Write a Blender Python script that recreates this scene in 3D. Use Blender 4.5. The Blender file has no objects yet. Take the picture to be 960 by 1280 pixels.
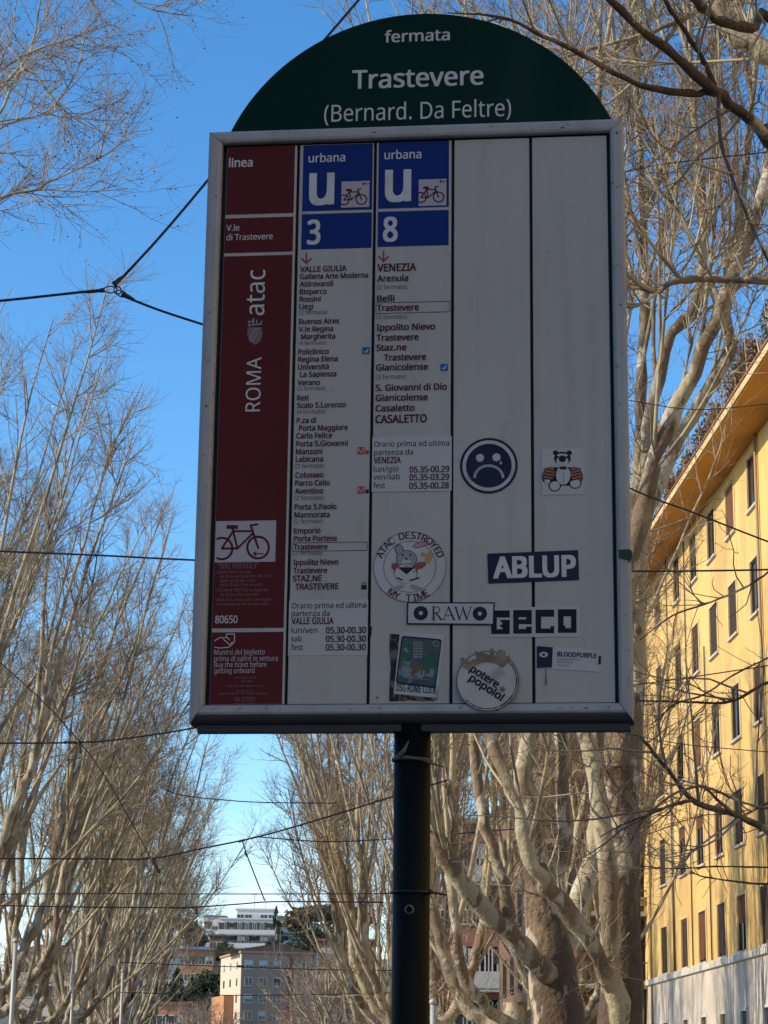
import bpy, math, random
import numpy as np
from math import sin, cos, pi, radians, tan
from mathutils import Vector, geometry
random.seed(7); RNG = np.random.default_rng(11)
scn = bpy.context.scene
C = scn.collection
# ------------------------------------------------------------------ camera
F, PITCH, ROLL, CAMZ = 2715.3, 0.25682, 0.011968, 1.6      # focal length in pixels of a 960x1280 picture
fw = np.array([0, cos(PITCH), sin(PITCH)]); r0_ = np.array([1., 0, 0]); u0_ = np.array([0, -sin(PITCH), cos(PITCH)])
rt = cos(ROLL)*r0_ + sin(ROLL)*u0_; up = -sin(ROLL)*r0_ + cos(ROLL)*u0_
CAM = np.array([0, 0, CAMZ])
cd = bpy.data.cameras.new('camera'); cam = bpy.data.objects.new('camera', cd); C.objects.link(cam)
cd.sensor_fit = 'VERTICAL'; cd.sensor_height = 36; cd.lens = 36*F/1280; cd.clip_start = .05; cd.clip_end = 5000
from mathutils import Matrix
cam.matrix_world = Matrix(((rt[0], up[0], -fw[0], 0), (rt[1], up[1], -fw[1], 0), (rt[2], up[2], -fw[2], CAMZ), (0, 0, 0, 1)))
scn.camera = cam
# ------------------------------------------------------------------ light
SUN_AZ, SUN_EL = -103, 27          # degrees clockwise from +Y (the way the camera looks), and above the horizon
w = bpy.data.worlds.new('World'); scn.world = w; w.use_nodes = True
nt = w.node_tree; nt.nodes.clear()
def N(t, **k):
    n = nt.nodes.new(t)
    for a, b in k.items(): setattr(n, a, b)
    return n
sky = N('ShaderNodeTexSky', sky_type='NISHITA', sun_disc=False, sun_elevation=radians(SUN_EL), sun_rotation=radians(SUN_AZ % 360),
        altitude=50, air_density=1.0, dust_density=0.25, ozone_density=3.0)
tc = N('ShaderNodeTexCoord'); sx = N('ShaderNodeSeparateXYZ')
nt.links.new(tc.outputs['Generated'], sx.inputs[0])
mp = N('ShaderNodeMapping'); mp.inputs['Scale'].default_value = (3.0, 3.0, 16.0); nt.links.new(tc.outputs['Generated'], mp.inputs[0])
nz = N('ShaderNodeTexNoise'); nz.inputs['Scale'].default_value = 2.2; nz.inputs['Detail'].default_value = 7; nt.links.new(mp.outputs[0], nz.inputs['Vector'])
low = N('ShaderNodeMapRange', interpolation_type='SMOOTHSTEP'); nt.links.new(sx.outputs['Z'], low.inputs['Value'])
low.inputs['From Min'].default_value = .125; low.inputs['From Max'].default_value = .045; low.inputs['To Min'].default_value = 0; low.inputs['To Max'].default_value = 1
cr = N('ShaderNodeMapRange'); nt.links.new(nz.outputs['Fac'], cr.inputs['Value'])
cr.inputs['From Min'].default_value = .40; cr.inputs['From Max'].default_value = .60; cr.inputs['To Max'].default_value = .9
ml = N('ShaderNodeMath', operation='MULTIPLY'); nt.links.new(low.outputs[0], ml.inputs[0]); nt.links.new(cr.outputs[0], ml.inputs[1])
mx = N('ShaderNodeMix', data_type='RGBA'); nt.links.new(ml.outputs[0], mx.inputs[0]); nt.links.new(sky.outputs[0], mx.inputs[6])
mx.inputs[7].default_value = (5.0, 5.4, 6.0, 1)
hs = N('ShaderNodeHueSaturation'); hs.inputs['Saturation'].default_value = 1.27; hs.inputs['Value'].default_value = 1.16; nt.links.new(mx.outputs[2], hs.inputs['Color'])
bg = N('ShaderNodeBackground'); bg.inputs['Strength'].default_value = .15
out = N('ShaderNodeOutputWorld'); nt.links.new(hs.outputs[0], bg.inputs[0]); nt.links.new(bg.outputs[0], out.inputs[0])
sl = bpy.data.lights.new('sun', 'SUN'); sl.energy = 3.7; sl.angle = radians(.55); sl.color = (1, .845, .63)
so = bpy.data.objects.new('sun', sl); C.objects.link(so)
sd = Vector((sin(radians(SUN_AZ))*cos(radians(SUN_EL)), cos(radians(SUN_AZ))*cos(radians(SUN_EL)), sin(radians(SUN_EL))))
so.rotation_euler = sd.to_track_quat('Z', 'Y').to_euler(); so.location = (-40, 20, 40)
scn.view_settings.view_transform = 'Standard'; scn.view_settings.look = 'None'
scn.view_settings.exposure = .48; scn.view_settings.gamma = 1
# ------------------------------------------------------------------ geometry helpers
def ray(px, py): return fw + rt*(px-480)/F - up*(py-640)/F
def P(px, py, D):                       # the world point at distance D down the street seen at that place of the photograph
    d = ray(px, py); return CAM + d*(D/d[1])
SLOPE = -.0372
def ST(L, s, z=0): return np.array([L + SLOPE*s, s - SLOPE*L, z])   # street coordinates: lateral, along, height
STYAW = math.atan2(-SLOPE, 1)

class MB:
    def __init__(s): s.v = []; s.f = []; s.m = []; s.uv = None
    def add(s, vs, fs, mi=0):
        b = len(s.v); s.v += [tuple(map(float, p)) for p in vs]; s.f += [tuple(i+b for i in f) for f in fs]; s.m += [mi]*len(fs); return s
    def box(s, a, b, mi=0):
        x0, y0, z0 = a; x1, y1, z1 = b
        return s.add([(x0,y0,z0),(x1,y0,z0),(x1,y1,z0),(x0,y1,z0),(x0,y0,z1),(x1,y0,z1),(x1,y1,z1),(x0,y1,z1)],
                     [(0,3,2,1),(4,5,6,7),(0,1,5,4),(1,2,6,5),(2,3,7,6),(3,0,4,7)], mi)
    def bbox(s, a, b, c=.003, mi=0):    # box with small chamfers on its vertical and horizontal edges
        x0,y0,z0 = a; x1,y1,z1 = b
        pts = []; 
        for (x, sxn) in ((x0,1),(x1,-1)):
            for (y, syn) in ((y0,1),(y1,-1)):
                for (z, szn) in ((z0,1),(z1,-1)):
                    pts += [(x,y+syn*c,z+szn*c),(x+sxn*c,y,z+szn*c),(x+sxn*c,y+syn*c,z)]
        import bmesh
        bm = bmesh.new()
        for p in pts: bm.verts.new(p)
        r = bmesh.ops.convex_hull(bm, input=bm.verts)
        bm.verts.index_update()
        s.add([v.co[:] for v in bm.verts], [[v.index for v in f.verts] for f in bm.faces], mi); bm.free(); return s
    def quad(s, a, b, c, d, mi=0): return s.add([a,b,c,d], [(0,1,2,3)], mi)
    def prism(s, poly, d0, d1, axes=(0,2,1), mi=0):
        """poly: list of 2D points, extruded along third axis from d0 to d1"""
        n = len(poly); V = []
        for d in (d0, d1):
            for p in poly:
                q = [0,0,0]; q[axes[0]] = p[0]; q[axes[1]] = p[1]; q[axes[2]] = d; V.append(q)
        tr = geometry.tessellate_polygon([[Vector((p[0], p[1], 0)) for p in poly]])
        fs = [tuple(t) for t in tr] + [tuple(i+n for i in reversed(t)) for t in tr] + [(i, (i+1)%n, (i+1)%n+n, i+n) for i in range(n)]
        return s.add(V, fs, mi)
    def tube(s, pts, r, k=8, mi=0, caps=True):
        pts = np.array(pts, float); n = len(pts); r = np.broadcast_to(np.array(r, float), (n,))
        T = np.gradient(pts, axis=0); T /= np.linalg.norm(T, axis=1)[:, None]
        a = np.cross(T[0], (0,0,1)) if abs(T[0][2]) < .9 else np.cross(T[0], (1,0,0)); a /= np.linalg.norm(a)
        V = []
        for i in range(n):
            a = a - T[i]*np.dot(a, T[i]); a /= np.linalg.norm(a); b = np.cross(T[i], a)
            for j in range(k):
                t = 2*pi*j/k; V.append(pts[i] + r[i]*(cos(t)*a + sin(t)*b))
        fs = [(i*k+j, i*k+(j+1)%k, (i+1)*k+(j+1)%k, (i+1)*k+j) for i in range(n-1) for j in range(k)]
        if caps: fs += [tuple(range(k-1,-1,-1)), tuple((n-1)*k+j for j in range(k))]
        return s.add(V, fs, mi)
    def mesh(s, name, mats, smooth=False):
        me = bpy.data.meshes.new(name); me.from_pydata(s.v, [], s.f)
        for m in (mats if isinstance(mats, (list, tuple)) else [mats]): me.materials.append(m)
        me.polygons.foreach_set('material_index', s.m)
        if smooth: me.polygons.foreach_set('use_smooth', [True]*len(s.f))
        me.update(); return me
    def build(s, name, mats, parent=None, smooth=False, label=None, kind=None):
        return link(name, s.mesh(name, mats, smooth), parent, label=label, kind=kind)
def link(name, me, parent=None, label=None, kind=None, loc=None):
    o = bpy.data.objects.new(name, me); C.objects.link(o)
    if parent is not None: o.parent = parent
    if loc is not None: o.location = loc
    if label: o['label'] = label
    if kind: o['kind'] = kind
    return o
def tag(o, label=None, cat=None, group=None, kind=None):
    if label: o['label'] = label
    if cat: o['category'] = cat
    if group: o['group'] = group
    if kind: o['kind'] = kind
    return o
def thing(name, loc, label, cat, rz=0, group=None):
    o = bpy.data.objects.new(name, None); C.objects.link(o); o.location = [float(q) for q in loc]; o.rotation_euler = (0,0,rz); o.empty_display_size = .3
    return tag(o, label, cat, group)
def copy_tree(o, parent=None):
    c = o.copy(); C.objects.link(c); c.parent = parent
    for ch in list(o.children): copy_tree(ch, c)
    return c
# ------------------------------------------------------------------ materials
def mat(name, col, rough=.7, metal=0, spec=None, noise=None, bump=None, emit=None):
    """noise: list of (scale, detail, lo, hi, colour, amount[, stretch]) layers mixed over the base colour"""
    m = bpy.data.materials.new(name); m.use_nodes = True; t = m.node_tree; b = t.nodes['Principled BSDF']
    b.inputs['Base Color'].default_value = (*col, 1); b.inputs['Roughness'].default_value = rough; b.inputs['Metallic'].default_value = metal
    if spec is not None: b.inputs['Specular IOR Level'].default_value = spec
    c = t.nodes.new('ShaderNodeTexCoord'); last = None
    for L in (noise or []):
        sc_, de, lo, hi, cc, am = L[:6]; st = L[6] if len(L) > 6 else (1,1,1)
        mpn = t.nodes.new('ShaderNodeMapping'); mpn.inputs['Scale'].default_value = st; t.links.new(c.outputs['Object'], mpn.inputs[0])
        n = t.nodes.new('ShaderNodeTexNoise'); n.inputs['Scale'].default_value = sc_; n.inputs['Detail'].default_value = de; t.links.new(mpn.outputs[0], n.inputs['Vector'])
        r = t.nodes.new('ShaderNodeMapRange'); r.inputs['From Min'].default_value = lo; r.inputs['From Max'].default_value = hi; r.inputs['To Max'].default_value = am
        t.links.new(n.outputs['Fac'], r.inputs['Value'])
        x = t.nodes.new('ShaderNodeMix'); x.data_type = 'RGBA'; t.links.new(r.outputs[0], x.inputs[0])
        if last is None: x.inputs[6].default_value = (*col, 1)
        else: t.links.new(last, x.inputs[6])
        x.inputs[7].default_value = (*cc, 1); last = x.outputs[2]
    if last is not None: t.links.new(last, b.inputs['Base Color'])
    if bump:
        n = t.nodes.new('ShaderNodeTexNoise'); n.inputs['Scale'].default_value = bump[0]; n.inputs['Detail'].default_value = 5; t.links.new(c.outputs['Object'], n.inputs['Vector'])
        bp = t.nodes.new('ShaderNodeBump'); bp.inputs['Strength'].default_value = bump[1]; bp.inputs['Distance'].default_value = bump[2]
        t.links.new(n.outputs['Fac'], bp.inputs['Height']); t.links.new(bp.outputs[0], b.inputs['Normal'])
    return m
M = {}
M['panel'] = mat('aged_white_panel', (.43,.395,.35), .5, noise=[(3,5,.4,.75,(.38,.345,.30),.6),(5,4,.5,.7,(.33,.30,.265),.5,(4,1,.25)),(40,3,.66,.76,(.22,.21,.19),.25),(9,4,.6,.72,(.30,.27,.22),.35,(3,1,.6))])
M['frame'] = mat('dull_aluminium', (.37,.36,.35), .6, .0, noise=[(14,5,.45,.75,(.24,.24,.24),.7,(1,1,.3)),(60,3,.62,.7,(.12,.11,.1),.5)])
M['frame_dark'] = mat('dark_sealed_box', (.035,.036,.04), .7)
M['green'] = mat('dark_green_enamel', (.003,.024,.017), .6, 0, .06, noise=[(5,5,.45,.75,(.005,.036,.024),.6),(2,6,.56,.66,(.012,.035,.03),.6,(3,1,.4))])
M['pole'] = mat('green_black_pole_paint', (.0035,.005,.0045), .6, 0, .12, noise=[(30,4,.6,.75,(.012,.013,.012),.5,(1,1,.2))])
M['maroon'] = mat('maroon_print', (.10,.013,.013), .5, spec=.12, noise=[(4,5,.4,.75,(.078,.011,.011),.6),(50,3,.64,.7,(.05,.02,.02),.4)])
M['blue'] = mat('blue_print', (.007,.025,.165), .5, spec=.12, noise=[(5,5,.4,.75,(.006,.022,.15),.5)])
M['ltblue'] = mat('light_blue_print', (.02,.12,.33), .5, spec=.12)
M['red'] = mat('red_print', (.42,.05,.035), .5, spec=.12)
M['ink_m'] = mat('maroon_ink', (.095,.018,.022), .55, spec=.12)
M['ink'] = mat('black_ink', (.02,.02,.026), .55, spec=.12)
M['ink_g'] = mat('grey_ink', (.13,.125,.13), .55, spec=.12)
M['white_l'] = mat('white_lettering', (.58,.56,.52), .5, noise=[(40,4,.5,.75,(.40,.40,.39),.5)])
M['pink_l'] = mat('pale_pink_print', (.42,.36,.38), .5)
M['pinkish'] = mat('faded_pink_lettering', (.20,.10,.11), .55)
M['paper'] = mat('white_sticker_vinyl', (.47,.45,.43), .45, noise=[(8,6,.46,.66,(.36,.34,.31),.7),(35,4,.62,.7,(.24,.22,.20),.5)])
M['paper2'] = mat('pale_patch_vinyl', (.45,.43,.415), .5)
M['navy'] = mat('navy_vinyl', (.012,.018,.045), .42, spec=.12, noise=[(12,5,.55,.75,(.03,.034,.06),.4)])
M['black'] = mat('black_vinyl', (.012,.013,.016), .5, spec=.12, noise=[(20,4,.5,.75,(.03,.03,.032),.5)])
M['cream'] = mat('weathered_cream_vinyl', (.46,.425,.37), .5, noise=[(10,5,.48,.7,(.30,.24,.17),.5),(22,6,.55,.68,(.16,.11,.07),.5)])
M['orange'] = mat('orange_print', (.30,.11,.04), .5)
M['yellowp'] = mat('yellow_print', (.45,.24,.05), .5)
M['redp'] = mat('dark_red_print', (.28,.03,.03), .5)
M['greyp'] = mat('grey_print', (.25,.25,.27), .5)
M['pinkp'] = mat('pink_print', (.42,.22,.23), .5)
M['card'] = mat('picture_print', (.05,.09,.10), .45, spec=.12, noise=[(24,3,.45,.6,(.16,.10,.05),.9),(30,2,.55,.62,(.03,.13,.06),.8),(45,3,.58,.66,(.22,.28,.34),.8)])
M['torn'] = mat('torn_black_paper', (.035,.03,.028), .8, spec=.12, noise=[(60,5,.5,.6,(.22,.2,.18),.6)])
M['brownst'] = mat('brown_stain', (.16,.11,.065), .7, noise=[(40,5,.45,.7,(.3,.24,.16),.7)])
M['wire'] = mat('black_cable', (.012,.012,.014), .5)
M['wiremetal'] = mat('weathered_fitting', (.05,.035,.03), .55, .5)
M['greenstrap'] = mat('green_tape', (.006,.03,.022), .6)
M['zip'] = mat('grey_plastic_tie', (.10,.10,.10), .6)
# ------------------------------------------------------------------ THE SIGN
OX, OY, OZ, YAW, SW, SH = .04928469, 3.85211915, .62323398+CAMZ, -.10444511, .8, 1.159
Uv = np.array([cos(YAW), sin(YAW), 0]); Nv = np.array([sin(YAW), -cos(YAW), 0])
BL = np.array([OX, OY, OZ]) - Uv*SW/2
UP0 = None
def S(px, py, n=0.0):                    # photograph place -> sign plane coordinates (x to the right, z up from ground), n metres proud of the frame
    o = BL + Nv*n; d = ray(px, py); t = np.dot(o-CAM, Nv)/np.dot(d, Nv); h = CAM + d*t
    return float(np.dot(h-BL, Uv)), float(h[2]-BL[2])
up_, _ = S(513.5, 960, -.02)
root_loc = BL + Uv*up_; root_loc[2] = .14
sign = thing('bus_stop_sign', root_loc, 'tall tram and bus stop sign with dark green arched header on a dark pole', 'bus stop sign', YAW)
def L3(u, v, n): return (u-up_, -n, v + OZ - .14)   # sign local coordinates
def flat(name, mat_, polys, n, parent, th=.0003, label=None):
    """thin printed or cut sheet: every polygon is extruded by th up to n"""
    mb = MB()
    for pg in polys:
        if len(pg) < 3: continue
        k = len(pg)
        V = [L3(u, v, n) for u, v in pg] + [L3(u, v, n-th) for u, v in pg]
        tr = geometry.tessellate_polygon([[Vector((p[0], p[1], 0)) for p in pg]])
        fs = []
        for t in tr:
            a, b, c = [pg[i] for i in t]
            ccw = (b[0]-a[0])*(c[1]-a[1]) - (b[1]-a[1])*(c[0]-a[0]) > 0
            fs.append(tuple(t) if ccw else tuple(reversed(t)))
        fs += [(i, (i+1)%k, (i+1)%k+k, i+k) for i in range(k)]
        mb.add(V, fs)
    o_ = mb.build(name, mat_, parent, label=label)
    if name in ('sticker_print', 'crest_lines', 'crest_crown', 'hand_symbol') and len(polys) > 1: o_['kind'] = 'stuff'
    return o_
PN = -.012                              # panel surface, recessed behind the frame's front
N1, N2, N3, N4 = PN+.0005, PN+.001, PN+.0015, PN+.002
def rect(x0, y0, x1, y1, n=N1):
    a = S(x0, y0, n); b = S(x1, y1, n); return [(a[0], b[1]), (b[0], b[1]), (b[0], a[1]), (a[0], a[1])]
def pxy(pts, n=N1): return [S(x, y, n) for x, y in pts]
def disc(cx, cy, r, n=N1, k=48, ry=None):     # circle on the sign given by its middle and radius in picture pixels
    c = S(cx, cy, n); e = S(cx+r, cy, n); R = math.hypot(e[0]-c[0], e[1]-c[1]); 
    return [(c[0]+R*cos(2*pi*i/k), c[1]+R*(ry or 1)*sin(2*pi*i/k)) for i in range(k)]
def stroke(pts, w, closed=False):             # ribbon polygons (local units) along a polyline
    out = []; n = len(pts); rng = range(n if closed else n-1)
    for i in rng:
        a = np.array(pts[i]); b = np.array(pts[(i+1)%n]); d = b-a; l = np.linalg.norm(d)
        if l < 1e-9: continue
        d /= l; p = np.array([-d[1], d[0]])*w/2; e = d*w*.25
        out.append([tuple(a-e-p), tuple(b+e-p), tuple(b+e+p), tuple(a-e+p)])
    return out
def ring(cx, cy, r, wpx, n=N1, k=48):
    a = disc(cx, cy, r, n, k); b = disc(cx, cy, r-wpx, n, k)
    return [[a[i], a[(i+1)%k], b[(i+1)%k], b[i]] for i in range(k)]
PXU = S(561, 560)[0]-S(461, 560)[0]; PXU /= 100     # metres per pixel across
PXV = (S(511, 510)[1]-S(511, 610)[1])/100
_tc = {}; _dz = {}
FONT = None
try:                                     # Blender's own bundled sans; the built-in font if it is not there
    import os
    FONT = bpy.data.fonts.load(os.path.join(bpy.utils.resource_path('LOCAL'), 'datafiles', 'fonts', 'NotoSansHebrew-Regular.woff2'))
except Exception: FONT = None
def _rawtext(s, off):
    c = bpy.data.curves.new('t', 'FONT'); c.body = s; c.resolution_u = 3; c.offset = off
    if FONT: c.font = FONT
    o = bpy.data.objects.new('t', c); me = bpy.data.meshes.new_from_object(o)
    v = np.array([q.co[:2] for q in me.vertices]); f = [tuple(p.vertices) for p in me.polygons]
    bpy.data.objects.remove(o); bpy.data.curves.remove(c); bpy.data.meshes.remove(me); return v, f
CAPH = float(_rawtext('H', 0)[0][:,1].max())
if FONT and not (.3 < CAPH < .9): FONT = None; CAPH = float(_rawtext('H', 0)[0][:,1].max())
def textgeo(s, bold=0):
    key = (s, bold)
    if key not in _tc:
        v, f = _rawtext(s, 0); b = max(0., bold)*CAPH/.682; vs, fs, dz = [], [], []
        offs = [(0,0)] if b == 0 else ([(-b*.8,0),(b*.8,0)] if bold < .017 else [(-b,-b*.6),(b,b*.6),(-b,b*.6),(b,-b*.6),(0,0)])
        for i, (dx, dy) in enumerate(offs): fs += [tuple(q+len(v)*i for q in p) for p in f]; vs.append(v+np.array([dx,dy])); dz += [i*.00012]*len(v)
        _tc[key] = (np.concatenate(vs), fs); _dz[key] = dz
    return _tc[key]
def text(s, px, py, cap, width=None, m='ink', n=N2, parent=None, bold=.012, ang=0, align='l', name='lettering', xs=None):
    """baseline start at (px,py), capital height cap and text width in picture pixels"""
    v, f = textgeo(s, bold); v = v.copy(); x0, x1 = v[:,0].min(), v[:,0].max()
    sy = cap*PXV/CAPH; v[:,1] *= sy; v[:,0] -= x0
    if width: sxx = width*PXU/(x1-x0)
    else: sxx = sy*(xs or .84)*XCAL
    v[:,0] *= sxx; W_ = (x1-x0)*sxx
    if align == 'r': v[:,0] -= W_
    if align == 'c': v[:,0] -= W_/2
    o = S(px, py, n); ca, sa = cos(ang), sin(ang)
    V = [L3(o[0]+x*ca-y*sa, o[1]+x*sa+y*ca, n+z) for (x, y), z in zip(v, _dz[(s, bold)])]
    mb = MB(); mb.add(V, f); return mb.build(name, M[m], parent)
def arctext(s, cx, cy, r, a0, a1, cap, m, n, parent, inward=False, bold=.02):
    """letters round a circle from angle a0 to a1 (degrees, anticlockwise from right)"""
    c = S(cx, cy, n); mb = MB(); k = len(s)
    for i, ch in enumerate(s):
        if ch == ' ': continue
        v, f = textgeo(ch, bold); v = v.copy(); sc_ = cap*PXV/CAPH; xm = (v[:,0].min()+v[:,0].max())/2; v[:,0] -= xm; v *= sc_
        a = radians(a0+(a1-a0)*i/(k-1)); R = r*PXU
        rot = a-pi/2 if not inward else a+pi/2
        ox, oy = c[0]+R*cos(a), c[1]+R*sin(a); ca, sa = cos(rot), sin(rot)
        mb.add([L3(ox+x*ca-y*sa, oy+x*sa+y*ca, n+z) for (x, y), z in zip(v, _dz[(ch, bold)])], f)
    return mb.build('lettering', M[m], parent)
_v = textgeo('Galleria Arte Moderna', .027)[0]; XCAL = 88*PXU/((_v[:,0].max()-_v[:,0].min())*6.6*PXV/CAPH)/.86
# --- pole
mb = MB(); pr = .0333; zt = OZ-.14+.02
mb.tube([(0, .05, z) for z in (0, .5, 1, 1.5, zt)], pr, 32); pole = mb.build('pole', M['pole'], sign, True)
for p in pole.data.polygons: p.use_smooth = len(p.vertices) == 4
mb = MB(); mb.tube([(0,.05,0),(0,.05,.012)], .10, 32); mb.tube([(0,.05,.012),(0,.05,.05)], .05, 24)
for a in range(4): mb.tube([(.075*cos(a*pi/2+.7), .05+.075*sin(a*pi/2+.7), .012), (.075*cos(a*pi/2+.7), .05+.075*sin(a*pi/2+.7), .03)], .01, 6)
mb.build('base_plate', M['pole'], sign)
# bolt eye on the pole
bu = S(511, 1136, .0); bz = bu[1]+OZ-.14
mb = MB()
for i in range(20):
    a, b = 2*pi*i/20, 2*pi*(i+1)/20
    for ro, ri, y0 in ((.0085,.0055,.0145),):
        mb.add([(ro*cos(a), y0, bz+ro*sin(a)), (ro*cos(b), y0, bz+ro*sin(b)), (ri*cos(b), y0-.003, bz+ri*sin(b)), (ri*cos(a), y0-.003, bz+ri*sin(a)),
                (ro*cos(a), .03, bz+ro*sin(a)), (ro*cos(b), .03, bz+ro*sin(b))], [(0,1,2,3), (4,5,1,0)])
mb.build('bolt', M['zip'], sign)
def tie(py, pz_off, tail, m, name, tailup=None):
    z = S(513, py, 0)[1]+OZ-.14; mb = MB()
    pts = [((pr+.002)*sin(a), .05-(pr+.002)*cos(a), z+pz_off*(a/1.6)) for a in np.linspace(-pi, pi, 33)]
    mb.tube(pts, .0022, 6)
    if tail: mb.tube([(pr*.9, .045-.012, z+pz_off), (pr+.008, .04-.006, z+pz_off-.001), (pr+.03, .045, z+pz_off-.004)], [.0028,.0022,.0016], 6); mb.bbox((pr-.002,.02,z+pz_off-.004),(pr+.008,.03,z+pz_off+.004))
    if tailup:
        mb.tube([(-.026,.02,z),( -.012,.012,z+.012),(-.003,.009,z+.03)], [.004,.0045,.001], 5)
        mb.tube([(-.034,.03,z),(-.01,.014,z+.002),(.02,.022,z-.001),(.036,.04,z-.006),(.055,.05,z-.011)], [.002,.003,.003,.0022,.0016], 6)
    mb.build(name, M[m], sign)
tie(1113, 0, True, 'wire', 'cable_tie'); tie(946, 0, False, 'zip', 'cable_tie', True)
# --- frame: four mitred rails with a rounded profile
fwid, fdep = .0265, .055
def rail(name, p0, p1, q0, q1, label=None, prof=None):
    """p: outer edge ends, q: inner edge ends (u,v); profile runs outer back > outer front round > inner front > inner back"""
    prof = prof or [(0,-fdep),(0,-.004),(.12,-.0012),(.3,0),(.75,0),(.93,-.002),(1,-.006),(1,-.016)]
    mb = MB(); V = []
    for (o, i) in ((p0,q0),(p1,q1)):
        for t, n in prof: V.append(L3(o[0]+(i[0]-o[0])*t, o[1]+(i[1]-o[1])*t, n))
    k = len(prof); fs = [(j, j+1, k+j+1, k+j) for j in range(k-1)] + [(k-1, 0, k, 2*k-1), tuple(range(k)), tuple(range(2*k-1, k-1, -1))]
    mb.add(V, fs); return mb.build(name, M['frame'], sign, label=label)
O = [(0,0),(SW,0),(SW,SH),(0,SH)]; I = [(fwid,.034),(SW-fwid,.034),(SW-fwid,SH-.024),(fwid,SH-.024)]
g = .0006
rail('frame_rail', (g,0),(SW-g,0),(fwid+g,.034),(SW-fwid-g,.034), prof=[(.46,-fdep),(.46,-.006),(.5,-.002),(.6,0),(.93,-.002),(1,-.006),(1,-.016)])
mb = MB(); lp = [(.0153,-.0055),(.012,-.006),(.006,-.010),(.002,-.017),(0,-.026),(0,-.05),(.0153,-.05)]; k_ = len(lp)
mb.add([L3(u_, v_, n_) for u_ in (.001, SW-.001) for v_, n_ in lp], [(j, (j+1)%k_, k_+(j+1)%k_, k_+j) for j in range(k_)]+[tuple(range(k_)), tuple(range(2*k_-1, k_-1, -1))]); mb.build('shaded_lower_lip', M['frame_dark'], sign); rail('frame_rail', (SW,g),(SW,SH-g),(SW-fwid,.034+g),(SW-fwid,SH-.024-g))  # dark lip colour stands in for the shade under the rail
rail('frame_rail', (SW-g,SH),(g,SH),(SW-fwid-g,SH-.024),(fwid+g,SH-.024)); rail('frame_rail', (0,SH-g),(0,g),(fwid,SH-.024-g),(fwid,.034+g))
mb = MB(); mb.box(L3(.004,.004,-.030), L3(SW-.004,SH-.004,-.054)); mb.box(L3(.012,-.012,-.022), L3(SW-.006,.0,-.05))
mb.v = [v for v in mb.v]; mb.build('back_box', M['frame_dark'], sign)
# screws on the corners
mb = MB()
for (u, v) in ((.013,.6),(SW-.013,SH-.03)):
    mb.tube([L3(u,v,-.001), L3(u,v,.0008)], .0022, 10)
mb.build('rivets', M['frame_dark'], sign)
# scratches and stains along the frame
mb = []
for k in range(46):
    e = random.random()
    if e < .4: u, v = random.uniform(.03,SW-.03), random.uniform(.006,.028)
    elif e < .7: u, v = random.choice((random.uniform(.005,.022), SW-random.uniform(.005,.022))), random.uniform(.04,SH-.04)
    else: u, v = random.uniform(.03,SW-.03), SH-random.uniform(.004,.02)
    r = random.uniform(.0004,.0014); ax = random.uniform(1,4)
    mb.append([(u+r*ax*cos(t)*random.uniform(.6,1.2), v+r*sin(t)*random.uniform(.5,1.2)) for t in np.linspace(0,2*pi,9)[:-1]])
flat('dirt_spots', M['frame_dark'], mb, .0006, sign, .0005)['kind'] = 'stuff'
# green header
a = S(290,160,-.03); b = S(762,150,-.03); t_ = S(527,18.5,-.03)
mx_ = (a[0]+b[0])/2; hw = (b[0]-a[0])/2; base = SH-.03; hh = t_[1]-base
# circle through the two corners at the frame's upper edge and the top
h2 = t_[1]-(a[1]+b[1])/2; R = (hw*hw+h2*h2)/(2*h2); cy_ = t_[1]-R
cu = (t_[0]*.3+mx_*.7)
pts = []
for i in range(65):
    al = pi*i/64; x = R*cos(al); y = cy_+R*sin(al)
    if y >= base: pts.append((cu+x, y))
hd = [(pts[0][0], base)] + pts + [(pts[-1][0], base)]
header = flat('header_plate', M['green'], [hd], -.026, sign, .006)
text('fermata', 480.6, 53, 15.5, 86.5, 'white_l', -.0255, header, .0195)
text('Trastevere', 440, 111, 25, 173, 'white_l', -.0255, header, .0195)
text('(Bernard. Da Feltre)', 405, 152.5, 23, 245, 'white_l', -.0255, header, .002)
# --- five strips
ub = [S(x, 493, PN)[0] for x in (271, 366.2, 465, 565, 665, 768)]
ub[0] = fwid; ub[5] = SW-fwid
vt = [S(x, y, PN)[1] for x, y in ((320,181.5),(418,178),(517,174),(615,171.5),(715,168.5))]
vb = .036
plab = ['maroon and white strip at the left','white strip listing the stops of line 3','white strip listing the stops of line 8',
        'blank white strip with stickers','blank white strip at the right edge']
strips = []
for i in range(5):
    mb = MB(); g0 = .0028
    a = L3(ub[i]+(g0 if i else .008), vb, PN); b = L3(ub[i+1]-(g0 if i < 4 else .006), SH-.029, PN-.006)
    mb.bbox((a[0], a[1], a[2]), (b[0], b[1], b[2]), .0008); strips.append(mb.build('panel_strip', M['panel'], sign, label=plab[i]))
s1, s2, s3, s4, s5 = strips
def uvrect(u0, v0, u1, v1): return [(u0,v0),(u1,v0),(u1,v1),(u0,v1)]
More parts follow.
